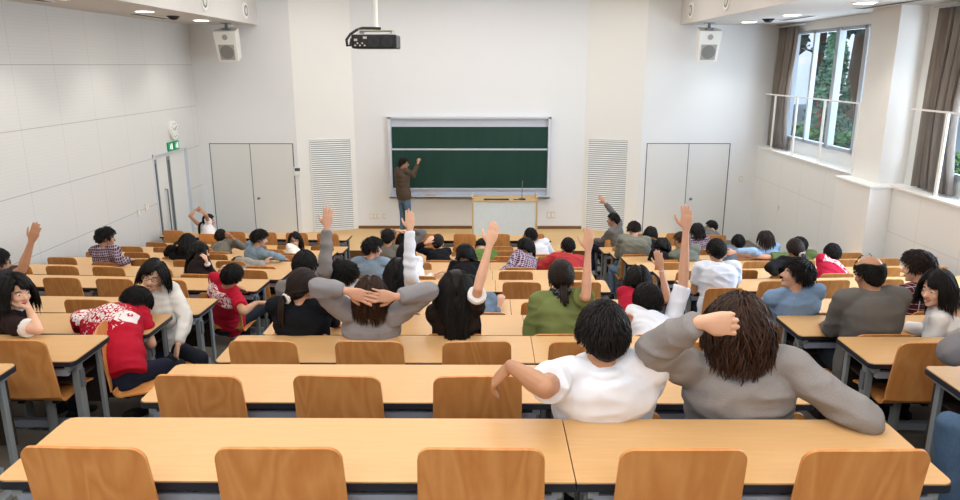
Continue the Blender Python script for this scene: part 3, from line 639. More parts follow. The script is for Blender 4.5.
def cloth(c, kind='cotton', c2='#ffffff'):
    k = (c, kind, c2)
    if k in _cm: return _cm[k]
    t = NT('%s_%s' % (kind, c.strip('#'))); tc = t.attr('tc').outputs['Vector']; col = lin(c)
    var = lambda a, b: (tuple(min(1, x*a) for x in col[:3])+(1,), tuple(min(1, x*b) for x in col[:3])+(1,))
    a, b = var(.88, 1.08)
    f = t.noise(tc, 7, 4); base = t.mix(f, a, b)
    if kind == 'knit':
        a, b = var(.72, 1.18); f = t.noise(tc, 210, 3, .7); base = t.mix(f, a, b); t.bump(t.noise(tc, 260, 2), .5, .004)
    elif kind == 'denim':
        f = t.noise(t.mapping(tc, (1, .2, 1)), 120, 3); a, b = var(.75, 1.2); base = t.mix(f, a, b)
    elif kind in ('plaid', 'plaidgrid'):
        s = t.sep(tc); w = 34 if kind == 'plaid' else 22; th = .30 if kind == 'plaid' else .13
        def ln(x, n, o=0): q = t.math('FRACT', t.math('ADD', t.math('MULTIPLY', x, n), o)); return t.math('LESS_THAN', q, th)
        xx = t.math('ADD', s[0], t.math('MULTIPLY', s[2], .6))
        m = t.math('MAXIMUM', ln(xx, w), ln(s[1], w)); base = t.mix(t.math('MULTIPLY', m, .82), base, lin(c2))
        m2 = t.math('MAXIMUM', ln(xx, w/3, .3), ln(s[1], w/3, .3)); base = t.mix(t.math('MULTIPLY', m2, .35), base, (.01, .01, .03, 1))
    elif kind in ('koi', 'backprint'):
        s = t.sep(tc); x, y, z = s
        back = t.math('LESS_THAN', z, .0)
        if kind == 'koi':
            # a white carp on the back: scaled body, head, tail and spray
            def blob(cx, cy, rx, ry, ang):
                c_, n_ = math.cos(ang), math.sin(ang)
                dx = t.math('SUBTRACT', x, cx); dy = t.math('SUBTRACT', y, cy)
                u = t.math('DIVIDE', t.math('ADD', t.math('MULTIPLY', dx, c_), t.math('MULTIPLY', dy, n_)), rx); v = t.math('DIVIDE', t.math('SUBTRACT', t.math('MULTIPLY', dy, c_), t.math('MULTIPLY', dx, n_)), ry)
                return t.math('ADD', t.math('MULTIPLY', u, u), t.math('MULTIPLY', v, v))
            body = t.math('LESS_THAN', blob(.0, -.13, .22, .085, R(-32)), 1.0)
            vo = t.add('ShaderNodeTexVoronoi', feature='DISTANCE_TO_EDGE'); t.l.new(t.mapping(tc, (1, 1, .3)), vo.inputs['Vector']); vo.inputs['Scale'].default_value = 34
            sc_ = t.math('GREATER_THAN', vo.outputs['Distance'], .12)
            body = t.math('MULTIPLY', body, sc_)
            head = t.math('LESS_THAN', blob(.17, -.235, .065, .058, 0), 1.0); eye = t.math('GREATER_THAN', blob(.185, -.225, .014, .014, 0), 1.0); gill = t.math('GREATER_THAN', t.math('ABSOLUTE', t.math('SUBTRACT', blob(.185, -.24, .06, .065, 0), .75)), .12)
            head = t.math('MULTIPLY', t.math('MULTIPLY', head, eye), gill)
            n_ = t.noise(tc, 26, 3, .6, dist=1.2); fin = t.math('MULTIPLY', t.math('LESS_THAN', blob(-.03, -.14, .26, .17, R(-32)), 1.0), t.math('GREATER_THAN', n_, .60))
            tail = t.math('MULTIPLY', t.math('LESS_THAN', blob(-.19, -.02, .075, .07, R(20)), 1.0), t.math('GREATER_THAN', t.noise(tc, 34, 2, .5, dist=1.5), .5))
            m = t.math('MAXIMUM', t.math('MAXIMUM', body, head), t.math('MAXIMUM', fin, tail))
        else:
            def rect(cx, cy, w, h): return t.math('MULTIPLY', t.math('LESS_THAN', t.math('ABSOLUTE', t.math('SUBTRACT', x, cx)), w), t.math('LESS_THAN', t.math('ABSOLUTE', t.math('SUBTRACT', y, cy)), h))
            m = t.math('MULTIPLY', rect(.0, -.065, .19, .058), t.math('GREATER_THAN', t.noise(t.mapping(tc, (1, 1.5, 1)), 44, 2, .5, dist=1.0), .5))
        base = t.mix(t.math('MULTIPLY', t.math('MULTIPLY', m, back), .95), base, lin('#f0e6e4'))
    if kind == 'vback':
        s = t.sep(tc); vm = t.math('MULTIPLY', t.math('LESS_THAN', s[2], .0), t.math('GREATER_THAN', s[1], t.math('SUBTRACT', t.math('MULTIPLY', t.math('ABSOLUTE', s[0]), 2.0), .20)))
        base = t.mix(vm, base, lin('#e0b297'))
    t.base(base, .85 if kind != 'leather' else .4, .15)
    if kind in ('cotton', 'koi', 'backprint', 'plaid', 'plaidgrid', 'denim'): t.bump(t.noise(tc, 300, 1), .15, .002)
    _cm[k] = t.m; return t.m
M['eyewhite'] = plain('eye_white', '#e6e1db', .25); M['iris'] = plain('dark_iris', '#1a0f0a', .15); M['lips'] = plain('lips', '#b3665a', .45); M['lips_pale'] = plain('lips_pale', '#a86a58', .5); M['teeth'] = plain('teeth', '#efe9df', .3)
M['specs'] = plain('spectacle_frame', '#3a1c1c', .35)
# ---- hands
POSES = {'open': ((.10, .10, .06), .9), 'relax': ((.38, .45, .28), .7), 'fist': ((1.25, 1.45, .8), .2), 'grip': ((.75, .95, .5), .5), 'flat': ((.05, .06, .05), .8), 'knuckle': ((.28, 1.3, .8), .15), 'hold': ((.8, .7, .4), .4)}
def rot(v, ax, a):
    ax = nrm(ax); v = np.asarray(v, float); return v*math.cos(a)+np.cross(ax, v)*math.sin(a)+ax*(ax@v)*(1-math.cos(a))
def hand(P, w, d, n, side, pose, s=1.0, fat=1.0, spread=.06):
    """w wrist, d finger direction, n palm normal, side +1 right hand / -1 left hand"""
    d = nrm(d); n = nrm(np.asarray(n)-d*(np.dot(n, d))); sv = np.cross(d, n)*side
    (c1, c2, c3), th = POSES[pose]; g = s*fat
    P.rings([(w+d*q*s+sv*o*s, sv, n, a*g, b*g) for q, o, a, b in ((-.02, 0, .022, .019), (.005, 0, .026, .018), (.03, .002, .036, .0165), (.06, .0, .041, .0145), (.085, -.001, .040, .0125), (.094, -.001, .036, .010))], 14, 2.4)
    for i, (o, b, L) in enumerate(((.030, .086, .074), (.0102, .091, .082), (-.0102, .088, .075), (-.029, .080, .059))):
        p = w+(d*b+sv*o)*s; dd = nrm(d+sv*(1.5-i)*spread); k = (1+.08*i); pts = [p-d*.012*s, p]; r = (.0088 if i < 3 else .0077)*g
        a = 0
        for f, cc in ((.46, c1), (.31, c2), (.23, c3)):
            a += cc*k; p = p+(dd*math.cos(a)+n*math.sin(a))*L*f*s; pts.append(p)
        P.path(pts, [r, r*1.03, r, r*.93, r*.8], 8)
    b0 = w+(d*.018+sv*.018+n*.004)*s; t1 = nrm(sv*(.35+.55*th)+d*.7+n*.25); t2 = nrm(sv*(.05+.5*th)+d*.9+n*.25*(2-th)); t3 = nrm(sv*(-.15+.5*th)+d+n*.3*(2-th))
    p1 = b0+t1*.043*s; p2 = p1+t2*.033*s; p3 = p2+t3*.025*s
    P.path([b0, p1, p2, p3], [.0135*g, .0118*g, .0098*g, .0085*g], 8)
    return sv
def ik(a, t, l1, l2, hint):
    a = np.asarray(a, float); t = np.asarray(t, float); v = t-a; D = np.linalg.norm(v); D2 = min(D, (l1+l2)*.998); D2 = max(D2, abs(l1-l2)+.03); u = v/(D+1e-9)
    t = a+u*D2; x = (l1*l1-l2*l2+D2*D2)/(2*D2); h = math.sqrt(max(0, l1*l1-x*x)); hh = np.asarray(hint, float); hh = nrm(hh-u*(hh@u)); return a+u*x+hh*h, t
# ---- hair
def make_hair(style, Hd, fr, neck, torso, rng, colour, hs=1.0, tie=None, wave=0, length=None, n=None, part=0.0, far=0, vol=0.0):
    X, Y, Z = fr; W2L = np.array([X, Y, Z])
    def hl(az):                                   # height of the hairline at azimuth (0 = face side)
        a = abs(az); return lerp([(0, .078 if style != 'bald' else .2), (.6, .072 if style != 'bald' else .2), (1.05, .045), (1.35, -.005), (1.6, -.02), (1.9, .0), (2.1, -.05), (2.6, -.072), (PI, -.08)], a)
    c0 = np.array((0, -.012, .022))*hs
    def scalp(az, z, off):
        k = (z-.022)/(.1 if z > .022 else .16); k = max(-.97, min(1, k)); q = math.sqrt(max(0, 1-k*k))
        return np.array((math.sin(az)*(.079+off)*q, -.012+math.cos(az)*(.098+off)*q, .022+(z-.022)+ (off if z > .022 else 0)*max(0, k)))*hs
    th = {'short': .011, 'crop': .006, 'messy': .015, 'bald': .006}.get(style, .016)
    V = []; Fc = []; na, nz = 40, 10
    for lay in (0, 1):
        for i in range(nz+1):
            q = i/nz
            for j in range(na):
                az = -PI+2*PI*j/na; h0 = hl(az)
                if style == 'bald':
                    top = lerp([(0, .08), (1.0, .05), (1.4, .062), (2.0, .072), (2.6, .066), (PI, .06)], abs(az)); h0 = min(h0, .11); z = h0+(max(top, h0+.002)-h0)*q*(.999)
                else: z = h0+(.1219-h0)*(1-(1-q)**1.6)
                e = min(1, q*3+.15); e = e*min(1, (1-q)*4) if style == 'bald' else e
                p = scalp(az, z, (th*e if lay else -.006) if not (style == 'bald' and abs(az) < 1.0) else -.02); V.append(p)
    N = (nz+1)*na
    for i in range(nz):
        for j in range(na):
            a = i*na+j; b = i*na+(j+1)%na; Fc.append((N+a, N+b, N+b+na, N+a+na)); Fc.append((a+na, b+na, b, a))
    for i in ((0, nz)):
        for j in range(na): a = i*na+j; b = i*na+(j+1)%na; Fc.append((a, b, N+b, N+a) if i == 0 else (N+a, N+b, b, a))
    V = np.array(V)@W2L*1.0+Hd; sh = [.25]*len(V); Vs = [V]; cnt = len(V)
    # --- locks: ribbons/tubes that start on the scalp and fall
    L = length or {'short': .045, 'crop': .022, 'messy': .062, 'bob': .24, 'shoulder': .34, 'long': .55, 'pony': .16, 'bald': .02, 'slick': .07}[style]
    n = n or int((1.9 if far < 1 else .7)*{'short': 1000, 'crop': 160, 'messy': 900, 'bob': 800, 'shoulder': 850, 'long': 950, 'pony': 750, 'bald': 420, 'slick': 220}[style])
    st = 9 if L > .2 else 5
    az = np.array([rng.uniform(-PI, PI) for _ in range(n)])
    if style in ('long', 'shoulder', 'bob'): az = np.where(np.arange(n) % 3 == 0, np.sign(az)*(PI-np.abs(az)*.35), az)
    qq = np.array([rng.random()**(.8) for _ in range(n)])
    P0 = []
    for a, q in zip(az, qq):
        h0 = hl(a); top = .1215
        if h0 > .12: a = 2.4; h0 = hl(a)
        if style == 'bald': top = max(h0+.005, lerp([(0, .08), (1.0, .05), (1.4, .058), (2.0, .066), (2.6, .06), (PI, .055)], abs(a)))
        P0.append(scalp(a, h0+(top-h0)*(1-(1-q)**1.3), th*.6))
    P0 = np.array(P0); p = P0.copy()
    if style == 'pony': tl = np.array(tie if tie is not None else (0, -.125, -.03))*hs
    crown = np.array((part*.03, -.045, .12))*hs
    flow = P0-crown; flow[:, 2] = np.minimum(flow[:, 2], .02)-.02
    if style in ('bob', 'shoulder', 'long'):
        flow = P0-np.array((part*.05, 0, .12))*hs; flow[:, 1] *= .45; flow[:, 0] += np.sign(P0[:, 0]-part*.05)*.05; flow[:, 2] -= .05
        fm = P0[:, 1] > .045; flow[fm, 1] = np.abs(flow[fm, 1])*.5-.01
    flow = flow/np.linalg.norm(flow, axis=1)[:, None]
    gl = W2L@np.array((0, 0, -1.0))              # gravity in head axes
    ph = np.array([rng.random()*6.28 for _ in range(n)]); ln = np.array([rng.uniform(.72, 1.05) for _ in range(n)])*L
    if style in ('short', 'messy', 'bald'): ln = ln*np.clip((P0[:, 2]/hs+.085)/.10, .14 if style == 'short' else .42, 1)
    pts = [p.copy()]; dr = flow.copy(); txr = np.array([rng.uniform(-.055, .055) for _ in range(n)])*(1 if style == 'long' else 1.3)
    tcn = W2L@(torso['chest']-Hd); tax = (W2L@torso['R'], W2L@torso['F'], W2L@torso['U']); nk = W2L@(neck-Hd); s1 = W2L@(torso['sL']-Hd); s2 = W2L@(torso['sR']-Hd)
    ec = np.array((0, -.012, .022))*hs; er = np.array((.083, .102, .104))*hs; off = vol+np.array([rng.uniform(.0, {'short': .006, 'messy': .016, 'bald': .003, 'pony': .004}.get(style, .011)) for _ in range(n)])+th*.75
    for k in range(st):
        step = (ln/st)[:, None]
        if style == 'pony':
            t_ = tl-p; dd = np.linalg.norm(t_, axis=1)[:, None]; dr = t_/(dd+1e-6); p = p+dr*dd*(1.0/(st-k))
        else:
            g = {'short': .3, 'crop': .2, 'messy': .3, 'slick': .3, 'bald': .4}.get(style, .55)
            dr = dr*(1-g*.5)+gl*g*(.4+.6*(k/st))
            if style in ('long', 'shoulder') and k > 1: dr = dr-np.stack([(p[:, 0]-np.where(p[:, 1] < .03, txr, np.sign(p[:, 0])*.06))*np.where(p[:, 1] < .03, 5.0, 1.5), np.where(np.abs(p[:, 0]) > .03, .10, 0), 0*p[:, 0]], 1)
            if wave: dr = dr+np.stack([np.sin(ph+k*1.5), np.cos(ph*1.7+k*1.3), 0*ph], 1)*wave
            if style in ('short', 'messy'): dr = dr+np.array([[rng.gauss(0, 1) for _ in range(3)] for _ in range(n)])*(.05 if style == 'short' else .16)
            dr = dr/np.linalg.norm(dr, axis=1)[:, None]; p = p+dr*step
        # keep outside the head, neck, shoulders and back
        offz = off*np.clip((p[:, 2]/hs+.085)/.10, .12, 1) if style in ('short', 'messy') else off
        for cc, rr, ax in ((ec, er, None), (np.array((0, -.0, -.05))*hs, np.array((.070, .082, .085))*hs, None), (tcn, np.array((.155, .125, .28)), tax)):
            q = p-cc
            if ax is not None: q = np.stack([q@ax[0], q@ax[1], q@ax[2]], 1)
            l = np.linalg.norm(q/rr, axis=1); ins = l < 1+offz/rr.mean()
            q2 = q*((1+offz/rr.mean())/np.maximum(l, .3))[:, None]
            if ax is not None: q2 = q2[:, 0:1]*ax[0]+q2[:, 1:2]*ax[1]+q2[:, 2:3]*ax[2]
            p = np.where(ins[:, None], q2+cc, p)
        ab = s2-s1; tt = np.clip(((p-s1)@ab)/(ab@ab), 0, 1)[:, None]; cl = s1+tt*ab; q = p-cl; l = np.linalg.norm(q, axis=1)[:, None]; rr = .062+off[:, None]
        p = np.where(l < rr, cl+q/np.maximum(l, 1e-4)*rr, p)
        if style in ('bob', 'shoulder', 'long', 'messy', 'short'):      # keep the face clear
            fm = (p[:, 1] > .012) & (np.abs(p[:, 0]) < .074) & (p[:, 2] < (.040 if L > .1 else .048))
            p[fm, 0] = np.where(p[fm, 0] >= part*.03, .076, -.076)+(p[fm, 0]*.05); p[fm, 1] = np.minimum(p[fm, 1], .045)
        pts.append(p.copy())
    pts = np.array(pts)                             # (st+1, n, 3)
    r0 = {'crop': .005, 'short': .0042, 'messy': .0048, 'slick': .009, 'bald': .0040, 'pony': .0052}.get(style, .0054)
    def locks(pts, r0, r_end=.2):
        nonlocal cnt, Vs, sh, Fc
        K, n_, _ = pts.shape; m = 5
        T = np.gradient(pts, axis=0); T /= np.linalg.norm(T, axis=2)[..., None]+1e-9
        outw = pts-ec; A = np.cross(T, outw); A /= np.linalg.norm(A, axis=2)[..., None]+1e-9; B = np.cross(T, A)
        prof = np.array([lerp([(0, .6), (.25, 1), (.7, .85), (1, r_end)], k/(K-1)) for k in range(K)])
        out = []
        for j in range(m):
            q = 2*PI*j/m; out.append(pts+(A*math.cos(q)*1.25+B*math.sin(q)*.75)*(prof*r0)[:, None, None])
        arr = np.stack(out, 2)                      # K,n,m,3
        V2 = arr.transpose(1, 0, 2, 3).reshape(-1, 3)@W2L+Hd
        for i in range(n_):
            b = cnt+i*K*m; s_ = rng.random()
            sh += [s_]*(K*m)
            for k in range(K-1):
                for j in range(m): Fc.append((b+k*m+j, b+k*m+(j+1)%m, b+(k+1)*m+(j+1)%m, b+(k+1)*m+j))
            Fc.append(tuple(b+(K-1)*m+j for j in range(m))); Fc.append(tuple(b+j for j in range(m-1, -1, -1)))
        Vs.append(V2); cnt += len(V2)
    locks(pts, r0*hs*(.62 if far < 1 else .85))
    if style == 'pony':
        nt = 46; tl0 = np.repeat(tl[None], nt, 0)+np.array([[rng.gauss(0, .006) for _ in range(3)] for _ in range(nt)]); pp = [tl0]; d = np.repeat(nrm(np.array((0, -1, -.25)))[None], nt, 0)+np.array([[rng.gauss(0, .12) for _ in range(3)] for _ in range(nt)]); q = tl0.copy(); Lt = length or .26
        for k in range(8):
            d = d*.72+gl*.5; d /= np.linalg.norm(d, axis=1)[:, None]; q = q+d*Lt/8*np.array([rng.uniform(.85, 1.1) for _ in range(nt)])[:, None]; x = q-tcn; x = np.stack([x@tax[0], x@tax[1], x@tax[2]], 1); rr = np.array((.2, .14, .3)); l = np.linalg.norm(x/rr, axis=1); x2 = x/np.maximum(l, .3)[:, None]*1.04; x2 = x2[:, 0:1]*tax[0]+x2[:, 1:2]*tax[1]+x2[:, 2:3]*tax[2]; q = np.where((l < 1.04)[:, None], x2+tcn, q); pp.append(q.copy())
        locks(np.array(pp), .0105)
    me = bpy.data.meshes.new('hair'); me.from_pydata(np.concatenate(Vs).tolist(), [], Fc); me.materials.append(HM[colour])
    at_ = me.attributes.new('shade', 'FLOAT', 'POINT'); at_.data.foreach_set('value', np.array(sh, 'f')); me.shade_smooth()
    return me
# ---- shared small meshes
_e = MB(); _e.ell((0,0,0), (.0125, .0125, .0125), 16, 12)
def eye_mesh():
    m = MB(); V = []; 
    m.ell((0,0,0), (.0125,.0125,.0125), 18, 14)
    me = m.mesh('eye', [M['eyewhite'], M['iris']], True)
    for p in me.polygons:
        c = p.center; p.material_index = 1 if c.y > .0098 else 0
    return me
EYE = eye_mesh()
SPINE = []
def add_tc(me, N, Rr, U, Fw, wr=0.0, seed=0, fs=1.0):
    """cloth coordinates fixed to the chest + soft folds"""
    n = len(me.vertices); co = np.empty(n*3, 'f'); me.vertices.foreach_get('co', co); co = co.reshape(-1, 3).astype(float)
    if SPINE:                                       # follow the curve of the back
        Pk = np.array([a for a, *_ in SPINE]); dd = ((co[:, None, :]-Pk[None])**2).sum(2); k = dd.argmin(1)
        A1 = np.array([r for _, r, f, u, l in SPINE])[k]; A2 = np.array([f for _, r, f, u, l in SPINE])[k]; A3 = np.array([u for _, r, f, u, l in SPINE])[k]; Lk = np.array([l for *_, l in SPINE])[k]
        q = co-Pk[k]; tc = np.stack([(q*A1).sum(1), (q*A3).sum(1)-Lk, (q*A2).sum(1)], 1)
    else:
        q = co-N; tc = np.stack([q@Rr, q@U, q@Fw], 1)
    if wr:
        no = np.empty(n*3, 'f'); me.vertices.foreach_get('normal', no); no = no.reshape(-1, 3)
        d = np.empty(n)
        for i in range(n):
            x, y, z = tc[i]; a = mnoise.noise((x*5.5*fs+seed+y*3, y*13*fs, z*5.5*fs)); b = mnoise.noise((x*14*fs, y*17*fs+seed, z*12*fs+4)); d[i] = max(-.55, (1-abs(a)*3.0)*.8+b*.45)
        co = co+no*(d*wr)[:, None]; me.vertices.foreach_set('co', co.astype('f').ravel()); me.update()
    at_ = me.attributes.new('tc', 'FLOAT_VECTOR', 'POINT'); at_.data.foreach_set('vector', tc.astype('f').ravel())
def yawv(a): a = R(a); return np.array((math.sin(a), math.cos(a), 0.0))
PEOPLE = []
def plan(c):
    """hip and head position of one person from the cast list"""
    s = c.get('s', 1.0); u, v = c['head']
    if c.get('stand'):
        Y = c['Y']; zf = c['zf']; hd = at(u, v, Y); hip = np.array((hd[0]+c.get('dx', 0), Y+c.get('dy', 0), zf+.90*s))
    else:
        k = c['row']; zf = ZF[k]; x = c.get('x')
        if x is None:
            x = at(u, v, YN[k]-.25)[0]; x = at(u, v, near_y(k, x)-.25)[0]
        x += c.get('dx', 0); Y = near_y(k, x)-.23+c.get('dy', 0); hip = np.array((x, Y, zf+.53))
        r = .675*s*c.get('slump', 1.0)
        near, q = at_sphere(u, v, hip, r); far, _ = at_sphere(u, v, hip, r, True)
        w = c.get('lean')
        if w is None: w = 'n' if (hip[1]-near[1])/r < .22 else 'f'
        hd = near if w == 'n' else far
    c['hip'] = hip; c['hd'] = hd; c['zf'] = zf
def build_person(c, idx):
    rng = random.Random(100+idx); s = c.get('s', 1.0); fem = c.get('f', False)
    H = c['hip']; zf = c['zf']; org = np.array((H[0], H[1], zf)); H = H-org; Hd = c['hd']-org
    yaw = c.get('yaw', 0); tw = c.get('twist', 0); hy = c.get('hyaw', yaw); hs = c.get('hs', 1.0)*s**.5
    f0 = yawv(yaw); f1 = yawv(yaw+tw)
    d = nrm(Hd-H); D = np.linalg.norm(Hd-H)
    # head frame
    hf = yawv(hy); hr0 = np.cross(hf, (0,0,1)); hp = R(c.get('hpitch', 8)); hro = R(c.get('hroll', 0))
    up0 = np.array((0,0,1.0))
    fY = nrm(hf*math.cos(hp)-up0*math.sin(hp)); fZ = nrm(up0*math.cos(hp)+hf*math.sin(hp)); fX = np.cross(fY, fZ)
    fX, fZ = rot(fX, fY, hro), rot(fZ, fY, hro); fr = (fX, fY, fZ)
    N = Hd-fZ*c.get('nk', .108)*hs-(fY*.35+f1*.65)*c.get('hfw', .06)*hs; N = N*.75+(H+d*(D-(c.get('nk', .108)+.055)*s))*.25
    N = N+np.asarray(c.get('noff', (0, 0, 0)), float)
    if c.get('autof'):                              # bowed right over: chest faces the way the back leans
        q_ = N-H; f1 = nrm(np.array((q_[0], q_[1], 0)))
    # spine: bezier hip -> neck, bulging to the back a little
    su = nrm(N-H); bend = c.get('bend', .03); sideR = np.cross(f1, su)
    mid = (H+N)/2-nrm(np.cross(su, -sideR))*0+(-f1)*bend+np.array((0,0,1))*c.get('lift', 0)
    def spine(t): return H*(1-t)**2+mid*2*t*(1-t)+N*t*t
    def dsp(t): return nrm((mid-H)*2*(1-t)+(N-mid)*2*t)
    wd = c.get('w', 1.0)*s; 
    TAB = [(0, .165, .118), (.15, .168, .122), (.4, .148, .112), (.62, .162, .118), (.8, .172, .116), (.9, .150, .10), (.97, .095, .078), (1.02, .058, .06)] if not fem else [(0, .170, .118), (.15, .168, .118), (.4, .132, .10), (.62, .145, .112), (.8, .152, .108), (.9, .130, .09), (.97, .082, .068), (1.02, .050, .052)]
    def tor(P, inf, t0=0.0, t1=1.02, neck=True):
        rg = []
        for t, a, b in TAB:
            if t < t0 or t > t1: continue
            ff = nrm(f0*(1-t)+f1*t); u = dsp(min(t, 1)); r_, f_, _ = frame_from(u, ff)
            rg.append((spine(min(t, 1))+u*max(0, t-1)*.4, r_, f_, a*wd+inf, b*wd+inf))
        P.rings(rg, 22, 2.3)
    U = dsp(.92); Rc, Fc_, U = frame_from(U, f1)
    shw = (.168 if not fem else .147)*wd; shd = c.get('shd', .04)
    S = {}
    for k, sg in (('L', -1), ('R', 1)):
        a = c.get(k); up = .0
        if a and a.get('raise'): up = .045
        S[k] = N-U*(shd-up)*s+Rc*sg*(shw-up*.35)+Fc_*c.get('shf', .0)
    SPINE.clear(); lq = 0; prev_ = None
    for i in range(29):
        t_ = 1-i/28; p_ = spine(t_); lq += 0 if prev_ is None else np.linalg.norm(p_-prev_); prev_ = p_
        r_, f_, u_ = frame_from(dsp(t_), nrm(f0*(1-t_)+f1*t_)); SPINE.append((p_, r_, f_, u_, lq))
    # arms
    arms = {}
    LU, LF = .285*s, .25*s
    for k, sg in (('L', -1), ('R', 1)):
        a = c.get(k); sh = S[k]
        if a is None:
            a = {}
            zt = (c.get('deskz', DESKH)+.035)
            ft = f1*(.30)+f0*.05; t = np.array((H[0], H[1], 0))+ft+np.cross(f1, up0)*sg*.14; t[2] = zt
            if c.get('lap') or c.get('stand'): t = H+f0*(.22 if not c.get('stand') else .06)+np.cross(f0, up0)*sg*(.1 if not c.get('stand') else .26)+up0*(.06 if not c.get('stand') else -.12)
            e, w = ik(sh, t, LU, LF, -f1*.12+np.cross(f1, up0)*sg*.22-up0*1.0)
            arms[k] = (sh, e, w, nrm(w-e), -up0 if not c.get('lap') else -up0, 'relax', a); continue
        a = dict(a)
        for q_ in 'ew':
            if q_ in a and not isinstance(a[q_][2], str): a[q_] = (a[q_][0], a[q_][1], 'n', Hd[1]+org[1]+a[q_][2])
        if 'e' in a:
            e, _ = at_sphere(a['e'][0], a['e'][1], sh+org, LU, a['e'][2] == 'f'); e = e-org
            if len(a['e']) > 3: e = at(a['e'][0], a['e'][1], a['e'][3])-org
            if len(a['w']) > 3: w = at(a['w'][0], a['w'][1], a['w'][3])-org
            else:
                w, _ = at_sphere(a['w'][0], a['w'][1], e+org, LF, a['w'][2] == 'f'); w = w-org
        else:
            t = at(*a['t'])-org; e, w = ik(sh, t, LU, LF, np.asarray(a.get('hint', (sg*.6, -.3, -.7)), float))
        fd = nrm(w-e); dd = nrm(np.asarray(a['d'], float)) if 'd' in a else fd
        arms[k] = (sh, e, w, dd, np.asarray(a.get('n', (0, 1, 0)), float), a.get('hand', 'relax'), a)
    vox = c.get('vox', .0085)
    # ---------------- body (skin): head, neck, torso, arms and hands as one surface
    P = Prims(); h = lambda x, y, z: Hd+(fX*x+fY*y+fZ*z)*hs
    e_ = lambda cx, r_, f=fr: P.ell(h(*cx), np.array(r_)*hs, f)
    e_((0, -.012, .026), (.076, .094, .090)); e_((0, .022, -.03), (.0625, .066, .08)); e_((0, .034, -.078), (.046, .046, .036)); e_((0, .066, -.1), (.019, .018, .016))
    P.path([h(0, .082, .004), h(0, .094, -.014), h(0, .106, -.032)], [.0095*hs, .011*hs, .0125*hs], 10); e_((-.011, .096, -.036), (.009, .01, .008)); e_((.011, .096, -.036), (.009, .01, .008))
    P.path([h(-.036, .070, .020), h(0, .083, .018), h(.036, .070, .020)], [.011*hs, .012*hs, .011*hs], 8)
    for sg in (-1, 1):
        e_((sg*.036, .055, -.032), (.025, .025, .024)); ex = nrm(fX*sg+fY*-.25); efr = (ex, np.cross(fZ, ex), fZ); P.ell(h(sg*.079, -.010, -.012), np.array((.010, .020, .032))*hs, efr); P.ell(h(sg*.076, .0, -.036), np.array((.010, .012, .013))*hs, efr)
    nr = (.056 if not fem else .047)*s
    P.path([N-U*.09*s+Fc_*.02, N-U*.03*s+Fc_*.01, h(0, -.022, -.075), h(0, -.02, -.03)], [nr*.8, nr*.98, nr*.97, nr*.95], 14)
    tor(P, -.020, .12)
    for k, sg in (('L', -1), ('R', 1)):
        sh, e, w, dd, nn, pose, a = arms[k]; fk = .88 if fem else 1.0; ss = s*fk
        P.path([N-U*.045*s+Rc*sg*.04, N*.35+sh*.65+U*.004, sh+U*.0], [.038*ss, .037*ss, .044*ss], 12)
        P.path([sh, sh*.6+e*.4, e], [.040*ss, .044*ss, .037*ss], 12); P.path([e, e*.7+w*.3, e*.3+w*.7, w], [.037*ss, .040*ss, .031*ss, .0245*ss], 12)
        hand(P, w+dd*.012, dd, nn, 1 if k == 'R' else -1, pose, s*(.93 if fem else 1.0)*a.get('hsz', 1.0), a.get('fat', 1.06), a.get('spread', .06))
    body = P.fuse('person', vox, 2, .45); body.materials.append(SK[c.get('skin', 'mid')])
    o = link('person', body, None, tuple(org)); tag(o, c['label'], 'person', None)
    # ---------------- top
    top, kind = c.get('top', '#888888'), c.get('kind', 'cotton'); slv = c.get('sleeve', 'long'); inf = c.get('loose', .014 if kind != 'knit' else .022)
    P2s = []; P = Prims(); tor(P, inf, 0.0, 1.0); P.rings([(H+dsp(0)*q, *frame_from(dsp(0), f0)[:2], TAB[0][1]*wd+inf*.9, TAB[0][2]*wd+inf*.9) for q in (-.06, -.03, .0, .03)], 22, 2.3)
    for k, sg in (('L', -1), ('R', 1)):
        sh, e, w, dd, nn, pose, a = arms[k]; fk = .9 if fem else 1.0; ss = s*fk; sl = a.get('sleeve', slv)
        P.path([N-U*.05*s+Rc*sg*.03, N*.4+sh*.6+U*.004, sh], [.055*ss+inf*.5, .05*ss+inf*.6, .052*ss+inf], 14)
        if sl == 'long':
            q = a.get('cuff', .93)
            P.path([sh, sh*.5+e*.5, e*.94+sh*.06, e], [.053*ss+inf, .049*ss+inf, .042*ss+inf*1.1, .041*ss+inf], 14); P.path([e, e*.6+w*.4, e+(w-e)*(q-.04), e+(w-e)*q], [.042*ss+inf, .040*ss+inf*.9, .031*ss+inf*.75, .030*ss+inf*.6], 14, False)
        else:
            q = {'short': .62, 'cap': .4, 'elbow': .98}[sl]; P.path([sh, sh+(e-sh)*q*.5, sh+(e-sh)*q], [.053*ss+inf, .052*ss+inf*1.1, .049*ss+inf*1.3], 14, False)
            if c.get('scuff'): P2s.append((sh+(e-sh)*(q-.07), sh+(e-sh)*(q+.10), .052*ss+inf*1.35))
    P.rings([(N-U*.02+(U*q-Fc_*.012*0)*s, Rc, Fc_, nr*1.3+b, nr*1.3+b) for q, b in ((-.03, .022), (.0, .010), (.02, .006), (.028, .002))], 16)
    tv = c.get('tvox', .0125); me = P.fuse('top', tv, c.get('tsm', 6)); add_tc(me, N, Rc, U, Fc_, c.get('wr', .010), idx*1.7); me.materials.append(cloth(top, kind, c.get('c2', '#e9e2e2')))
    t_ = link(c.get('topname', 'shirt'), me, o); 
    if c.get('toplabel'): t_['label'] = c['toplabel']
    for col in c.get('collar', []):                # a light collar or cuffs under the jumper
        P = Prims(); P.rings([(N+U*q, Rc, Fc_, nr*1.18+b, nr*1.18+b) for q, b in ((-.02, .02), (.012, .012), (.03, .008), (.036, .0))], 18); me = P.fuse('collar', .009, 1); add_tc(me, N, Rc, U, Fc_); me.materials.append(cloth(col)); link('collar', me, o)
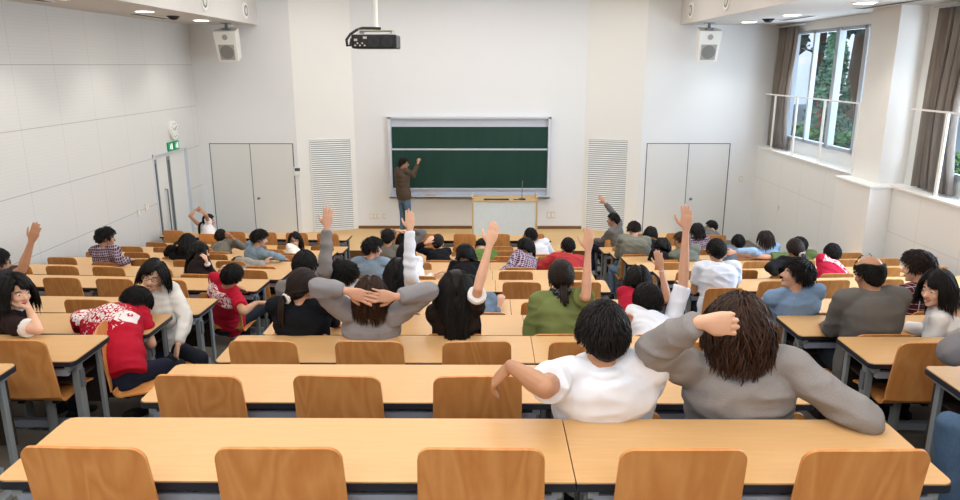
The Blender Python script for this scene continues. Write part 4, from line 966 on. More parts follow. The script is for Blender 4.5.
    if P2s:
        for a_, b_, r_ in P2s:
            P = Prims(); P.path([a_, b_], [r_, r_*.98], 14, False); me = P.fuse('sleeve_cuff', .009, 1); add_tc(me, N, Rc, U, Fc_); me.materials.append(cloth(c['scuff'])); link('sleeve_cuff', me, o)
    if c.get('cuffs'):
        for k in 'LR':
            P = Prims(); sh, e, w, *_ = arms[k]; P.path([e+(w-e)*.86, e+(w-e)*.985], [.041*s, .036*s], 12, False)
            me = P.fuse('cuff', .009, 1); add_tc(me, N, Rc, U, Fc_); me.materials.append(cloth(c['cuffs'])); link('cuff', me, o)
    if c.get('vest'):
        P = Prims(); tor(P, inf+.012, 0, .97); me = P.fuse('vest', .0125, 3); add_tc(me, N, Rc, U, Fc_, .004, idx); me.materials.append(cloth(c['vest'])); link('vest', me, o)
    # ---------------- trousers and shoes
    P = Prims(); rt0 = np.cross(f0, up0); legs = {}
    tb = .0
    if c.get('stand'):
        P.rings([(H+up0*q, rt0, f0, a*s, b*s) for q, a, b in ((-.12, .13, .11), (-.02, .175, .125), (.1, .168, .12), (.14, .15, .11))], 18)
        for sg in (-1, 1):
            a = H+rt0*sg*.09*s; kn = a+rt0*sg*.015+f0*.03-up0*.42*s; an = kn-f0*.02-up0*(.40*s); an[2] = .09
            P.path([a, a*.5+kn*.5, kn, kn*.5+an*.5, an], [.092*s, .082*s, .064*s, .06*s, .056*s], 12); legs[sg] = (kn, an)
    else:
        P.rings([(H+up0*(-.05)+f0*q, rt0, up0, a*s, .085*s) for q, a in ((-.13, .10), (-.08, .165), (.0, .175), (.08, .16))], 16)
        for sg in (-1, 1):
            lg = c.get('leg%s' % ('L' if sg < 0 else 'R')); a = H+rt0*sg*.085*s-up0*.01
            if lg: kn = at(*lg[0])-org; an = at(*lg[1])-org
            else: kn = a+f0*.40*s+rt0*sg*.02; kn[2] = .50*s; an = kn-up0*.4*s-f0*.06; an[2] = .09
            P.path([a, a*.5+kn*.5, kn], [.088*s, .078*s, .062*s], 12); P.path([kn, kn*.5+an*.5, an], [.062*s, .058*s, .052*s], 12); legs[sg] = (kn, an)
    me = P.fuse('trousers', .016 if not c.get('legL') else .011, 3); add_tc(me, N, Rc, U, Fc_, .005, idx); me.materials.append(cloth(c.get('pants', '#22262f'), c.get('pkind', 'denim'))); link('trousers', me, o)
    for sg in (-1, 1):
        kn, an = legs[sg]; b = an.copy(); b[2] = 0.0
        fd = f0 if not c.get('footdir') else yawv(c['footdir'])
        m = MB(); rr = np.cross(fd, up0); V = []
        secs = [(-.07, .030, .06), (-.04, .038, .085), (.02, .040, .085), (.08, .044, .06), (.14, .042, .045), (.175, .026, .03)]
        for q, hw, hh in secs:
            for jx, jz in ((-1, 0), (-1, .45), (-.75, .85), (0, 1), (.75, .85), (1, .45), (1, 0)): p = b+fd*q*s+rr*hw*jx*s+up0*(hh*jz*s); V.append(p)
        n7 = 7; Fq = [(i*n7+j, i*n7+(j+1)%n7, (i+1)*n7+(j+1)%n7, (i+1)*n7+j) for i in range(5) for j in range(n7)]+[tuple(range(6, -1, -1)), tuple(35+j for j in range(7))]
        m._add(V, Fq); m.build('shoe', cloth(c.get('shoe', '#26221f'), 'leather'), o, smooth=True, ang=50)
    # ---------------- face
    for sg in (-1, 1):
        p = h(sg*.0315, .0735, .0); mat = Matrix(((fX[0], fY[0], fZ[0]), (fX[1], fY[1], fZ[1]), (fX[2], fY[2], fZ[2]))).to_4x4(); mat.translation = Vector(p)
        q = link('eye', EYE, o); q.matrix_local = mat @ Matrix.Diagonal((1.05*hs, .95*hs, .62*hs, 1))
        m = MB(); m.tube([h(sg*.014, .087, .020), h(sg*.03, .085, .026), h(sg*.05, .069, .020)], [.003, .004, .002], 6); m.build('eyebrow', HM[c.get('hcol', 'black')], o, smooth=True)
    sm = c.get('smile', 0)
    m = MB(); m.tube([h(-.024-.006*sm, .074-.006*sm, -.066+.010*sm), h(-.012, .0865, -.0645), h(0, .0895, -.0635), h(.012, .0865, -.0645), h(.024+.006*sm, .074-.006*sm, -.066+.010*sm)], [.002, .0048, .0042, .0048, .002], 7); m.tube([h(-.022-.006*sm, .075-.006*sm, -.067+.009*sm), h(0, .087, -.074-.006*sm), h(.022+.006*sm, .075-.006*sm, -.067+.009*sm)], [.002, .0062, .002], 7); m.build('lips', M['lips'] if fem else M['lips_pale'], o, smooth=True)
    if sm:
        m = MB(); m.tube([h(-.02, .079, -.063), h(0, .087, -.070), h(.02, .079, -.063)], [.002, .0065, .002], 6); m.build('teeth', M['teeth'], o, smooth=True)
    if c.get('glasses'):
        m = MB()
        for sg in (-1, 1):
            ps = [h(sg*.033+.022*math.cos(a*PI/10), .094-.008*abs(math.cos(a*PI/10)*sg*.5+.5)-.0, .0+.016*math.sin(a*PI/10)) for a in range(21)]; m.tube(ps, .0022*c['glasses'], 5); m.tube([h(sg*.055, .086, .004), h(sg*.078, .04, .006), h(sg*.082, -.01, .0)], .0018*c['glasses'], 5)
        m.tube([h(-.011, .098, .004), h(.011, .098, .004)], .002, 5); m.build('glasses', M['specs'], o, smooth=True)
    # ---------------- hair
    torso = dict(chest=spine(.72), R=Rc, F=Fc_, U=U, sL=S['L'], sR=S['R'])
    me = make_hair(c.get('hair', 'short'), Hd, fr, N, torso, rng, c.get('hcol', 'black'), hs, c.get('tie'), c.get('wave', 0), c.get('hlen'), c.get('hn'), c.get('part', 0), 1 if c.get('row', 'L') > 'F' else 0, c.get('vol', 0))
    hobj = link('hair', me, o)
    if c.get('scrunchie'):
        tl = h(*(c.get('tie') or (0, -.125, -.03))); m = MB(); ax = nrm(-fY*.9-fZ*.4); a1 = nrm(np.cross(ax, fX)); a2 = np.cross(ax, a1); m.tube([tl+(a1*math.cos(q*PI/8)+a2*math.sin(q*PI/8))*.024 for q in range(17)], [.013+.003*(q % 2) for q in range(17)], 8); m.build('scrunchie', cloth(c['scrunchie']), o, smooth=True)
    if c.get('scarf'):
        m = MB(); tl = h(0, -.10, -.085); m.tube([h(-.07, -.02, -.09), h(-.05, -.085, -.095), tl, h(.05, -.085, -.095), h(.07, -.02, -.09)], [.02, .026, .03, .026, .02], 10); m.tube([tl, tl+np.array((.03, -.05, -.09)), tl+np.array((.045, -.05, -.2))], [.022, .024, .008], 8); m.tube([tl, tl+np.array((-.04, -.05, -.08)), tl+np.array((-.05, -.05, -.16))], [.022, .022, .008], 8)
        t = NT('dotted_scarf'); vo = t.add('ShaderNodeTexVoronoi'); t.l.new(t.co(), vo.inputs['Vector']); vo.inputs['Scale'].default_value = 60; t.base(t.mix(t.math('LESS_THAN', vo.outputs['Distance'], .22), lin('#17181e'), lin('#aab0b8')), .7); m.build('scarf', t.m, o, smooth=True)
    if c.get('bracelet'):
        sh, e, w, *_ = arms[c['bracelet']]; ax = nrm(w-e); a1 = nrm(np.cross(ax, (0,1,0.2))); a2 = np.cross(ax, a1); cc = w-ax*.02; m = MB(); m.tube([cc+(a1*math.cos(q*PI/8)+a2*math.sin(q*PI/8))*.033*s for q in range(17)], .004, 6); m.build('bracelet', M['plate'], o, smooth=True)
    PEOPLE.append(o); return o
UP = dict(raise_=True)
def arm(e, w, hand='relax', n=(0, 1, 0), **k): return dict(e=e, w=w, hand=hand, n=n, **k)
def up(e, w, tip, n=(0, .96, .1), hand='open', **k):
    return dict(e=e, w=w, hand=hand, n=n, **{'raise': True, 'tip': tip}, **k)
CAST = [
 # ------------------------------------------------ centre block
 dict(label='man in white T-shirt with short black hair, one arm along the next chair', row='B', head=(602, 335), s=1.09, x=.53, w=1.1, nk=.088, hyaw=-8, hpitch=6, hroll=4, skin='tan', top='#e8edf8', sleeve='short', hair='short', hn=2600, vox=.005, tvox=.009, lean='n', pants='#20242c', wr=.008, loose=.018, twist=-4, hs=1.03,
   L=dict(e=(545, 388, 'n'), w=(511, 366, 'f'), hand='relax', n=(0, .3, -1), d=(-.5, .3, -.65)), R=None, lap=True),
 dict(label='woman in grey sweater with wavy brown hair, one fist at her head', row='B', head=(738, 329), s=1.05, x=1.13, f=True, w=1.24, shd=.02, loose=.03, hyaw=10, hpitch=4, skin='pale', top='#918d8c', kind='knit', hair='bob', hcol='brown', wave=.5, hlen=.17, hn=2600, vol=.007, vox=.0042, tvox=.009, wr=.011, lean='n', pants='#2a2d36', hs=1.06, twist=6,
   L=dict(e=(654, 348, 'n'), w=(700, 322, 'n'), hand='knuckle', n=(.25, .95, -.1), d=(.97, .05, -.08), spread=.09, hsz=1.1), R=dict(e=(864, 420, 'n'), w=(846, 400, 'f'), hand='relax', n=(0, 0, -1), d=(-.3, .9, -.1))),
 dict(label='person in black jacket with brown ponytail tied by a white scrunchie, fourth row, centre block', row='D', head=(303, 288), f=True, hyaw=28, hpitch=14, skin='mid', top='#15171d', topname='jacket', hair='pony', hcol='dark', tie=(-.035, -.118, -.075), hlen=.2, scrunchie='#e6e4e2', vox=.007, tvox=.011, w=1.2, nk=.085, shd=.02, pants='#1d2027'),
 dict(label='person in grey sweater and white collar with both hands clasped behind the head', row='D', head=(371, 296), s=1.04, hyaw=0, hpitch=-4, skin='mid', top='#939297', kind='knit', collar=['#eceaea'], hair='bob', hcol='brown', wave=.2, hlen=.14, hn=1500, vox=.0048, tvox=.010, lean='n', wr=.008,
   L={'e': (318, 287, 'n'), 'w': (347, 291, -.165), 'hand': 'flat', 'n': (.12, 1, -.1), 'd': (.97, .02, -.34), 'raise': True, 'cuff': .9, 'spread': .12}, R={'e': (429, 291, 'n'), 'w': (396, 297, -.150), 'hand': 'flat', 'n': (-.1, 1, -.1), 'd': (-.97, .02, .05), 'raise': True, 'cuff': .9, 'spread': .14}),
 dict(label='woman with long straight black hair, brown cardigan and white cuff raising her right arm', row='D', head=(456, 289), f=True, hyaw=-4, hpitch=10, skin='pale', top='#2a211f', topname='cardigan', sleeve='short', scuff='#eef0f3', hair='long', hcol='black', vox=.007, tvox=.011, pants='#272b33',
   R=up((478, 288, 'n'), (489, 247, 'n'), None, sleeve='short')),
 dict(label='woman in olive green shirt with brown hair tied in a dotted scarf, right arm raised', row='D', head=(561, 278), f=True, hyaw=0, hpitch=8, skin='mid', top='#76824f', hair='pony', hcol='dark', tie=(0, -.105, -.08), hlen=.2, scarf=True, vox=.007, tvox=.011, w=1.08, sleeve='elbow', loose=.024, wr=.009,
   R=up((586, 297, 'n'), (588, 252, 'n'), None, sleeve='short', n=(-.3, .9, .1))),
 dict(label='man in white shirt with short black hair, head tilted, bare right forearm raised high', row='D', head=(648, 302), s=1.06, hyaw=-14, hpitch=12, hroll=-10, hs=1.14, skin='mid', top='#e6ebf6', hair='short', vox=.0065, tvox=.011, x=1.22, sleeve='short',
   R=up((683, 286, 'n'), (686, 231, 'n'), None, sleeve='elbow', hsz=1.08)),
 dict(label='man with short black hair raising a grey-sleeved right arm, fifth row, centre block', row='E', head=(305, 266), s=1.02, hyaw=12, hpitch=10, skin='mid', top='#85807f', hair='short', vox=.0075, x=-1.5, R=up((325, 270, 'n'), (327, 229, 'n'), None, sleeve='long', cuff=.97)),
 dict(label='person with messy black hair and white collar leaning down behind the grey-sleeved arm', row='E', head=(343, 277), f=True, hyaw=75, hpitch=20, hroll=18, skin='pale', top='#e9e8ea', hair='messy', vox=.008, x=-.95),
 dict(label='woman with long black hair in white blouse raising her right arm, fifth row', row='E', head=(399, 274), f=True, hyaw=4, hpitch=10, skin='pale', top='#e8ecf6', topname='blouse', hair='long', hlen=.4, vox=.0075, x=-.72, R=up((410, 274, 'n'), (410, 231, 'n'), None, sleeve='long', cuff=1.0)),
 dict(label='person in blue denim jacket bowed down, hidden behind the long-haired woman raising her arm', row='E', head=(470, 290), hyaw=0, hpitch=50, skin='mid', top='#6f8296', kind='denim', topname='jacket', hair='short', x=-.02, lean='f', slump=.85, vox=.01),
 dict(label='woman in red top with thick black hair raising a hand with a thin bracelet', row='E', head=(638, 281), f=True, hyaw=-5, hpitch=10, skin='mid', top='#b01f38', hair='bob', vox=.0075, x=1.25,  hs=1.05, bracelet='R', sleeve='short',
   R=up((668, 300, 'n'), (661, 269, 'n'), None, n=(.3, .9, .2), d=(-.22, .1, .95), sleeve='short')),
 dict(label='man in light blue shirt turning his head right, seventh row, centre block', row='G', head=(373, 249), hyaw=62, hpitch=6, skin='mid', top='#7f93a6', kind='denim', hair='messy', x=-1.3, vox=.008, twist=10, w=1.1),
 dict(label='person in white blouse with dark hair, half hidden behind a white raised sleeve', row='G', head=(406, 253), f=True, hyaw=-10, hpitch=10, skin='pale', top='#e9eaec', topname='blouse', hair='shoulder', x=-.78, vox=.01),
 dict(label='woman with long straight black hair and black top, face turned left, seventh row', row='G', head=(464, 254), f=True, hyaw=-78, hpitch=4, skin='pale', top='#161519', hair='long', x=-.28, vox=.0075, hlen=.5, lap=True, w=.95),
 dict(label='person in navy and white checked shirt turned left, left forearm along the desk behind', row='H', head=(525, 247), f=True, hyaw=-62, hpitch=4, skin='mid', top='#5b2540', kind='plaid', c2='#cfc6d4', hair='bob', hlen=.16, x=.47, vox=.008, twist=-15, L=dict(e=(509, 268, 'n'), w=(500, 272, 'n'), hand='relax', n=(0, .2, -1))),
 dict(label='man in red shirt with short black hair, elbow out to the left, eighth row', row='H', head=(568, 247), hyaw=-6, hpitch=8, skin='tan', top='#b0383a', hair='short', x=1.12, vox=.008, sleeve='long', w=1.1),
 dict(label='man in grey-brown shirt with black hair, back to the camera, ninth row', row='I', head=(388, 238), hyaw=0, hpitch=8, skin='tan', top='#6f6b62', hair='short', x=-1.42, vox=.009),
 dict(label='person in black jacket with hair clasped, left hand at the back of the head', row='I', head=(438, 243), f=True, hyaw=10, hpitch=10, skin='pale', top='#17171b', topname='jacket', hair='pony', hcol='dark', hlen=.12, x=-.66, vox=.0085, w=1.1, L={'e': (417, 248, 'n'), 'w': (426, 243, 'n'), 'hand': 'relax', 'n': (0, 1, 0), 'd': (.7, .3, .6), 'raise': True}),
 dict(label='person in green shirt slumped forward over the desk, head down, ninth row', row='I', head=(482, 247), hyaw=10, hpitch=70, skin='mid', top='#5f7a3f', hair='short', x=-.02, lean='f', slump=.92, vox=.01, bend=.1),
 dict(label='person with hands folded on top of the head, grey sleeves out wide, tenth row', row='J', head=(403, 241), hyaw=0, hpitch=10, skin='mid', top='#6e6b69', hair='bob', hlen=.14, x=-1.25, vox=.0085, L={'e': (383, 233, 'n'), 'w': (397, 231, 'n'), 'hand': 'relax', 'n': (0, 0, -1), 'd': (.9, .3, .0), 'raise': True}, R={'e': (424, 233, 'n'), 'w': (409, 231, 'n'), 'hand': 'relax', 'n': (0, 0, -1), 'd': (-.9, .3, 0), 'raise': True}),
 dict(label='person in white T-shirt leaning left beside the lectern, tenth row', row='J', head=(531, 236), hyaw=-30, hpitch=12, hroll=-10, skin='tan', top='#e8ebf0', hair='short', x=.98, vox=.009),
 # ------------------------------------------------ left block
 dict(label='woman with shoulder-length black hair and brown vest, chin on her hand, looking right', row='D', head=(17, 292), f=True, hyaw=118, hpitch=2, skin='pale', top='#2a1f1e', collar=['#e4e0dc'], scuff='#e4e0dc', sleeve='short', hair='bob', hlen=.22, hs=.94, yaw=20, twist=45, x=-3.42, lap=True, vox=.0065, tvox=.011, part=.6, R=dict(e=(38, 330, 'n'), w=(29, 309, -.02), hand='grip', n=(-.6, .1, .4), d=(-.4, -.1, .8), sleeve='short')),
 dict(label='person in crimson T-shirt with a white carp print asleep on folded arms, fourth row', row='D', head=(135, 303), hyaw=60, hpitch=62, skin='mid', top='#b3182f', kind='koi', sleeve='short', hair='short', x=-2.62, dy=-.06, lean='f', vox=.007, tvox=.009, twist=-20, yaw=22, bend=.09,  pants='#1c2030', pkind='cotton', slump=.98, w=1.2,
   L=dict(t=(118, 322, 5.30), hint=(-1, -.2, -.4), hand='relax', n=(0, 0, -1), d=(1, .1, 0)), R=dict(t=(132, 321, 5.25), hint=(1, -.3, -.3), hand='relax', n=(0, 0, -1), d=(-1, .3, 0)), legR=((165, 366, 4.95), (150, 392, 4.80)), legL=((140, 366, 5.2), (128, 392, 5.1)), cyaw=-1.25, cdy=.1, noff=(-.08, -.02, .02), autof=True),
 dict(label='smiling woman with red glasses in white sweater turned round towards the camera', row='E', head=(153, 276), f=True, hyaw=170, hpitch=2, hroll=-14, skin='pale', top='#e9e6e1', kind='knit', topname='sweater', hair='bob', hlen=.17, yaw=120, twist=25, x=-2.76, dy=-.12, vox=.006, tvox=.011, smile=1, glasses=.9, part=-.5, R=dict(e=(168, 322, 'n'), w=(160, 291, 'n'), hand='relax', n=(-.6, 0, .2), d=(-.2, .1, .9)), L=dict(e=(186, 318, 'n'), w=(178, 345, 'n'), hand='relax', n=(0, 0, -1), d=(-.2, -.2, -.9)), cyaw=-2.0),
 dict(label='man with glasses at the left edge raising a bare right arm', row='E', head=(-3, 263), hyaw=35, hpitch=4, skin='tan', top='#3a3a40', sleeve='short', hair='short', x=-4.2, vox=.0075, glasses=1.4, R=up((22, 270, 'n'), (31, 243, 'n'), None, sleeve='short')),
 dict(label='man in crimson T-shirt with white back print, head tilted right, sitting askew on the aisle', row='F', head=(232, 276), hyaw=25, hpitch=6, hroll=22, skin='tan', top='#b2172f', kind='backprint', sleeve='short', hair='short',  x=-2.72, dy=-.2, vox=.007, tvox=.010, twist=8, yaw=22, pants='#20232b', w=1.08, R=dict(e=(243, 312, 'n'), w=(256, 303, 'f'), hand='relax', n=(0, 0, -1), d=(.9, .5, -.1)), legR=((272, 303, 7.75), (276, 330, 7.8)), lean='n'),
 dict(label='woman with long black hair and dark jacket facing right, chin on hand, seventh row', row='G', head=(200, 252), f=True, hyaw=78, hpitch=8, skin='pale', top='#241b1b', topname='jacket', cuffs='#e2dedb', hair='long', hlen=.45, x=-3.42, vox=.0075, twist=20, yaw=10, R=dict(e=(214, 277, 'n'), w=(207, 263, 'n'), hand='grip', n=(-.5, 0, .3), d=(-.2, .2, .9))),
 dict(label='person in dark checked shirt with black hair by the left wall, leaning right', row='H', head=(106, 238), hyaw=55, hpitch=8, skin='tan', top='#43293f', kind='plaid', c2='#b9a8b4', hair='messy', x=-5.08, vox=.008, twist=12, hs=1.05, R=dict(e=(120, 262, 'n'), w=(130, 260, 'f'), hand='relax', n=(0, 0, -1))),
 dict(label='person in beige-grey sweater bowed over the desk, hidden by the tilted black head', row='H', head=(238, 266), hyaw=40, hpitch=60, skin='mid', top='#9a948a', kind='knit', hair='short', x=-2.95, lean='f', slump=.9, vox=.01, R=dict(t=(262, 263, 9.75), hand='relax', hint=(1, -.3, -.2), n=(0, 0, -1))),
 dict(label='person in black coat slumped sideways over the desk, ninth row, left block', row='I', head=(187, 243), f=True, hyaw=20, hpitch=40, hroll=20, skin='pale', top='#131316', topname='coat', hair='bob', x=-4.55, slump=.95, lean='n', vox=.01, w=1.1, L=dict(t=(165, 257, 10.75), hint=(-1, -.4, -.2), hand='relax', n=(0, 0, -1))),
 dict(label='man in blue denim shirt facing right with arms on the desk, ninth row, left block', row='I', head=(260, 239), hyaw=80, hpitch=8, skin='mid', top='#8096a6', kind='denim', hair='messy', x=-3.42, vox=.008, twist=30, yaw=12, R=dict(e=(276, 256, 'n'), w=(284, 259, 'f'), hand='relax', n=(0, 0, -1))),
 dict(label='man in olive grey shirt with short black hair, right elbow out on the chair back', row='J', head=(221, 237), hyaw=0, hpitch=8, skin='tan', top='#77736a', hair='short', x=-4.28, vox=.008, R=dict(e=(243, 247, 'n'), w=(233, 239, 'n'), hand='relax', n=(0, 1, 0))),
 dict(label='smiling woman with glasses in white top looking back at the camera, tenth row', row='J', head=(295, 240), f=True, hyaw=172, hroll=6, skin='pale', top='#ece7dd', hair='bob', x=-3.12, yaw=100, twist=30, s=.96, shd=.09, nk=.15, hpitch=-2, lap=True, vox=.0065, smile=1, glasses=1.3, part=.4),
 dict(label='woman in white T-shirt stretching both bare arms above her head', row='L', head=(209, 221), f=True, hyaw=60, hpitch=10, skin='tan', top='#e8e6e8', sleeve='cap', hair='pony', hcol='black', x=-5.15, vox=.0075, yaw=40, L={'e': (190, 216, 'n'), 'w': (195, 210, 'f'), 'hand': 'relax', 'n': (0, 1, -.5), 'd': (.8, .5, .1), 'raise': True}, R={'e': (206, 215, 'n'), 'w': (201, 209, 'f'), 'hand': 'relax', 'n': (0, 1, -.5), 'd': (-.8, .5, .1), 'raise': True}),
 # ------------------------------------------------ right block
 dict(label='person in grey sweater and blue jeans at the right edge of the photo', row='B', head=(1012, 292), hyaw=-20, skin='mid', top='#77757a', kind='knit', x=2.62, yaw=-35, vox=.008, pants='#4d6480', L=dict(e=(952, 352, 'n'), w=(975, 345, 'f'), hand='relax', n=(0, 0, -1)), legL=((950, 425, 3.0), (945, 520, 3.0)), legR=((985, 410, 3.25), (985, 500, 3.25))),
 dict(label='balding man in dark grey sweatshirt with a dark hair ring, back to camera', row='D', head=(869, 274), s=1.08, hyaw=-4, hpitch=14, skin='tan', top='#6a6764', hair='bald', x=2.74, vox=.0065, tvox=.011, w=1.1, nk=.09, wr=.006, hs=1.05),
 dict(label='smiling woman with black hair in white low-backed top turning left', row='D', head=(936, 289), f=True, hyaw=-112, hpitch=4, skin='pale', top='#e9e8e9', kind='vback', hair='bob', hlen=.22, x=3.36, yaw=-30, twist=-22, vox=.007, tvox=.011, smile=1, part=.3, w=1.05),
 dict(label='man in light blue shirt with black hair, chin lifted, profile to the left', row='E', head=(796, 275), s=1.03, hyaw=-78, hpitch=-14, skin='mid', top='#7d98b8', kind='denim', hair='messy', hlen=.07, x=2.62, vox=.007, tvox=.011, w=1.06),
 dict(label='person in maroon shirt with white grid checks and brown hair, fifth row right', row='E', head=(917, 268), hyaw=-50, hpitch=6, skin='mid', top='#5a1f2a', kind='plaidgrid', c2='#d9ccd0', hair='messy', hcol='dark', x=3.72, vox=.0075, tvox=.011, twist=-14, hs=1.06),
 dict(label='man in plain white T-shirt with black hair sitting upright on the right aisle', row='F', head=(716, 251), s=1.03, hyaw=-6, hpitch=10, skin='tan', top='#e4e9f4', sleeve='short', hair='short', x=2.5, vox=.008, tvox=.011, w=1.1),
 dict(label='woman in black sweater leaning left, hair tied with a pale scrunchie', row='G', head=(795, 250), f=True, hyaw=-8, hpitch=12, hroll=-8, skin='mid', top='#141418', hair='pony', hcol='dark', tie=(.01, -.115, -.055), hlen=.1, scrunchie='#c9c3c4', x=3.58, vox=.0085, w=1.1, L=dict(e=(769, 268, 'n'), w=(776, 274, 'f'), hand='relax', n=(0, 0, -1))),
 dict(label='man in crimson T-shirt with white print across the shoulders, right block', row='G', head=(832, 254), hyaw=0, hpitch=8, skin='mid', top='#b5203f', kind='backprint', sleeve='short', hair='short',  x=4.2, vox=.008, tvox=.011, hs=1.04, w=1.08),
 dict(label='woman with long black hair and black jacket, ninth row, right block', row='I', head=(662, 246), f=True, hyaw=-15, hpitch=8, skin='mid', top='#17151a', hair='long', hlen=.42, x=2.62, vox=.009, lap=True),
 dict(label='man with glasses and brown hair in olive grey shirt, profile to the left', row='I', head=(681, 241), hyaw=-82, hpitch=14, skin='tan', top='#70756c', hair='short', hcol='brown', x=3.05, vox=.008, glasses=1.5),
 dict(label='person in sage grey sweater bent forward with head bowed, tenth row right aisle', row='J', head=(634, 230), hyaw=0, hpitch=34, skin='mid', top='#7f7d70', kind='knit', hair='messy', hcol='dark', x=2.36, vox=.008, w=1.22, pants='#5d7186', legL=((612, 268, 11.6), (612, 290, 11.5))),
 dict(label='man in grey jumper raising his left hand, front row on the right aisle', row='L', head=(613, 220), hyaw=-75, hpitch=0, skin='tan', top='#6e6a66', hair='short', x=2.42, yaw=-50, vox=.0075, pants='#1f2430', footdir=-70, R={'e': (613, 213, 'f'), 'w': (605, 203, 'n'), 'hand': 'open', 'n': (-.5, .8, 0), 'raise': True}, legL=((590, 246, 13.3), (593, 268, 13.2)), legR=((600, 246, 13.55), (603, 266, 13.5))),
 dict(label='woman with dark bobbed hair and black top behind the sage sweater', row='K', head=(651, 234), f=True, hyaw=55, hpitch=8, skin='pale', top='#1c1a1f', hair='bob', x=2.9, vox=.01),
 dict(label='person in purple and white checked shirt with dark hair, eleventh row right', row='K', head=(697, 231), f=True, hyaw=-20, hpitch=8, skin='mid', top='#54283f', kind='plaid', c2='#c9bccb', hair='bob', hlen=.15, x=3.72, vox=.009),
 dict(label='man in grey shirt with cropped black hair, profile to the left, front row right', row='L', head=(711, 227), hyaw=-80, hpitch=4, skin='tan', top='#6b6863', hair='short', x=4.28, vox=.009),
 dict(label='man in blue grey shirt with a neighbour\'s arm round his shoulders', row='I', head=(738, 243), hyaw=0, hpitch=10, skin='tan', top='#6f8093', kind='denim', hair='short', x=3.78, vox=.009),
 dict(label='person in pale blue shirt with dark hair, arm round the man on the left', row='I', head=(765, 240), f=True, hyaw=-25, hpitch=8, skin='mid', top='#8fa9c6', kind='denim', hair='bob', hcol='dark', hlen=.14, x=4.3, vox=.009, twist=-10, L=dict(e=(752, 250, 'n'), w=(735, 252, 'n'), hand='relax', n=(0, 1, 0))),
 dict(label='person in olive green shirt hidden behind the black sweater, bare arm reaching left', row='I', head=(799, 246), hyaw=-40, hpitch=20, skin='mid', top='#5b6b41', hair='short', x=4.62, vox=.01, lean='n', L=dict(e=(770, 257, 'n'), w=(748, 256, 'n'), hand='relax', n=(0, 1, 0), sleeve='elbow')),
 # ------------------------------------------------ lecturer
 dict(label='lecturer in brown sweater and jeans with glasses, chalk hand raised to the chalkboard', stand=True, head=(404, 163.5), Y=16.1, zf=PZ, dx=-.02, s=1.0, hyaw=92, hpitch=2, yaw=45, skin='tan', top='#57493c', kind='knit', topname='sweater', hair='short', hcol='dark', pants='#5b7288', vox=.0075, glasses=1.5, R=dict(e=(413, 175.5, 'f'), w=(418, 163, 'f'), hand='hold', n=(.3, .9, 0), d=(.2, .5, .8)), wr=.006),
]
for c in CAST: plan(c)
import time as _t
for i_, c in enumerate(CAST):
    build_person(c, i_)
# ================================================================== DESKS AND CHAIRS
DD = .46
_dm = {}
def desk_meshes(L, ends):
    k = (round(L, 3), ends)
    if k in _dm: return _dm[k]
    h = DESKH; r = .035; top = MB()
    def rr(x0, y0, x1, y1, r, n=5):
        P = []
        rl = r if ends in 'Lb' else .003; rr_ = r if ends in 'Rb' else .003
        for cx, cy, a0, r in ((x1-rr_, y0+rr_, -90, rr_), (x1-rr_, y1-rr_, 0, rr_), (x0+rl, y1-rl, 90, rl), (x0+rl, y0+rl, 180, rl)):
            for i in range(n+1): a = R(a0+90*i/n); P.append((cx+r*math.cos(a), cy+r*math.sin(a)))
        return P
    top.prism(rr(.004 if ends in 'Lb' else 0, .004, L-(.004 if ends in 'Rb' else 0), DD-.004, r), h-.006, h)
    band = MB(); band.prism(rr(0, 0, L, DD, r), h-.034, h-.0055)
    d = {'tabletop': top.mesh('tabletop', M['desk']), 'edge_band': band.mesh('edge_band', M['navy'])}
    m = MB(); m.box((.08, .10, h-.19), (L-.08, DD-.04, h-.175)); m.box((.08, DD-.055, h-.19), (L-.08, DD-.04, h-.06)); d['shelf'] = m.mesh('book_shelf', M['shelf'])
    m = MB(); m.box((.07, DD-.03, .24), (L-.07, DD-.012, h-.04)); d['panel'] = m.mesh('modesty_panel', M['shelf'])
    m = MB(); m.box((.06, .02, h-.105), (L-.06, .05, h-.062)); m.box((.06, .25, .14), (L-.06, .29, .19)); d['bar'] = m.mesh('crossbar', M['bar'])
    for nm, x in (('legL', .06), ('legR', L-.06)):
        m = MB(); s = 1 if nm == 'legR' else -1
        m.box((x-.022, .09, .04), (x+.022, .155, h-.07), .006); m.box((x-.02, .02, h-.075), (x+.02, DD-.03, h-.034), .005); m.box((x-.03, .03, 0), (x+.03, DD-.02, .045), .008)
        m.box((x-.012, DD-.10, .04), (x+.012, DD-.06, h-.07), .003)
        d[nm] = m.mesh('leg_frame', M['steel'])
        m = MB(); m.box((x+s*.022, .10, h-.22), (x+s*.034, .145, h-.1), .003); d[nm+'b'] = m.mesh('bracket', M['alu_d'])
    _dm[k] = d; return d
def desk(L, loc, rotz, label, group, ends='b'):
    d = desk_meshes(L, ends); t = thing('lecture_desk', label, 'desk', loc, rotz, group)
    o = link('tabletop', d['tabletop'], t); link('edge_band', d['edge_band'], o)
    link('book_shelf', d['shelf'], t); link('modesty_panel', d['panel'], t); link('crossbar', d['bar'], t)
    for k in ('legL', 'legR'): l = link('leg_frame', d[k], t); link('bracket', d[k+'b'], l)
    return t
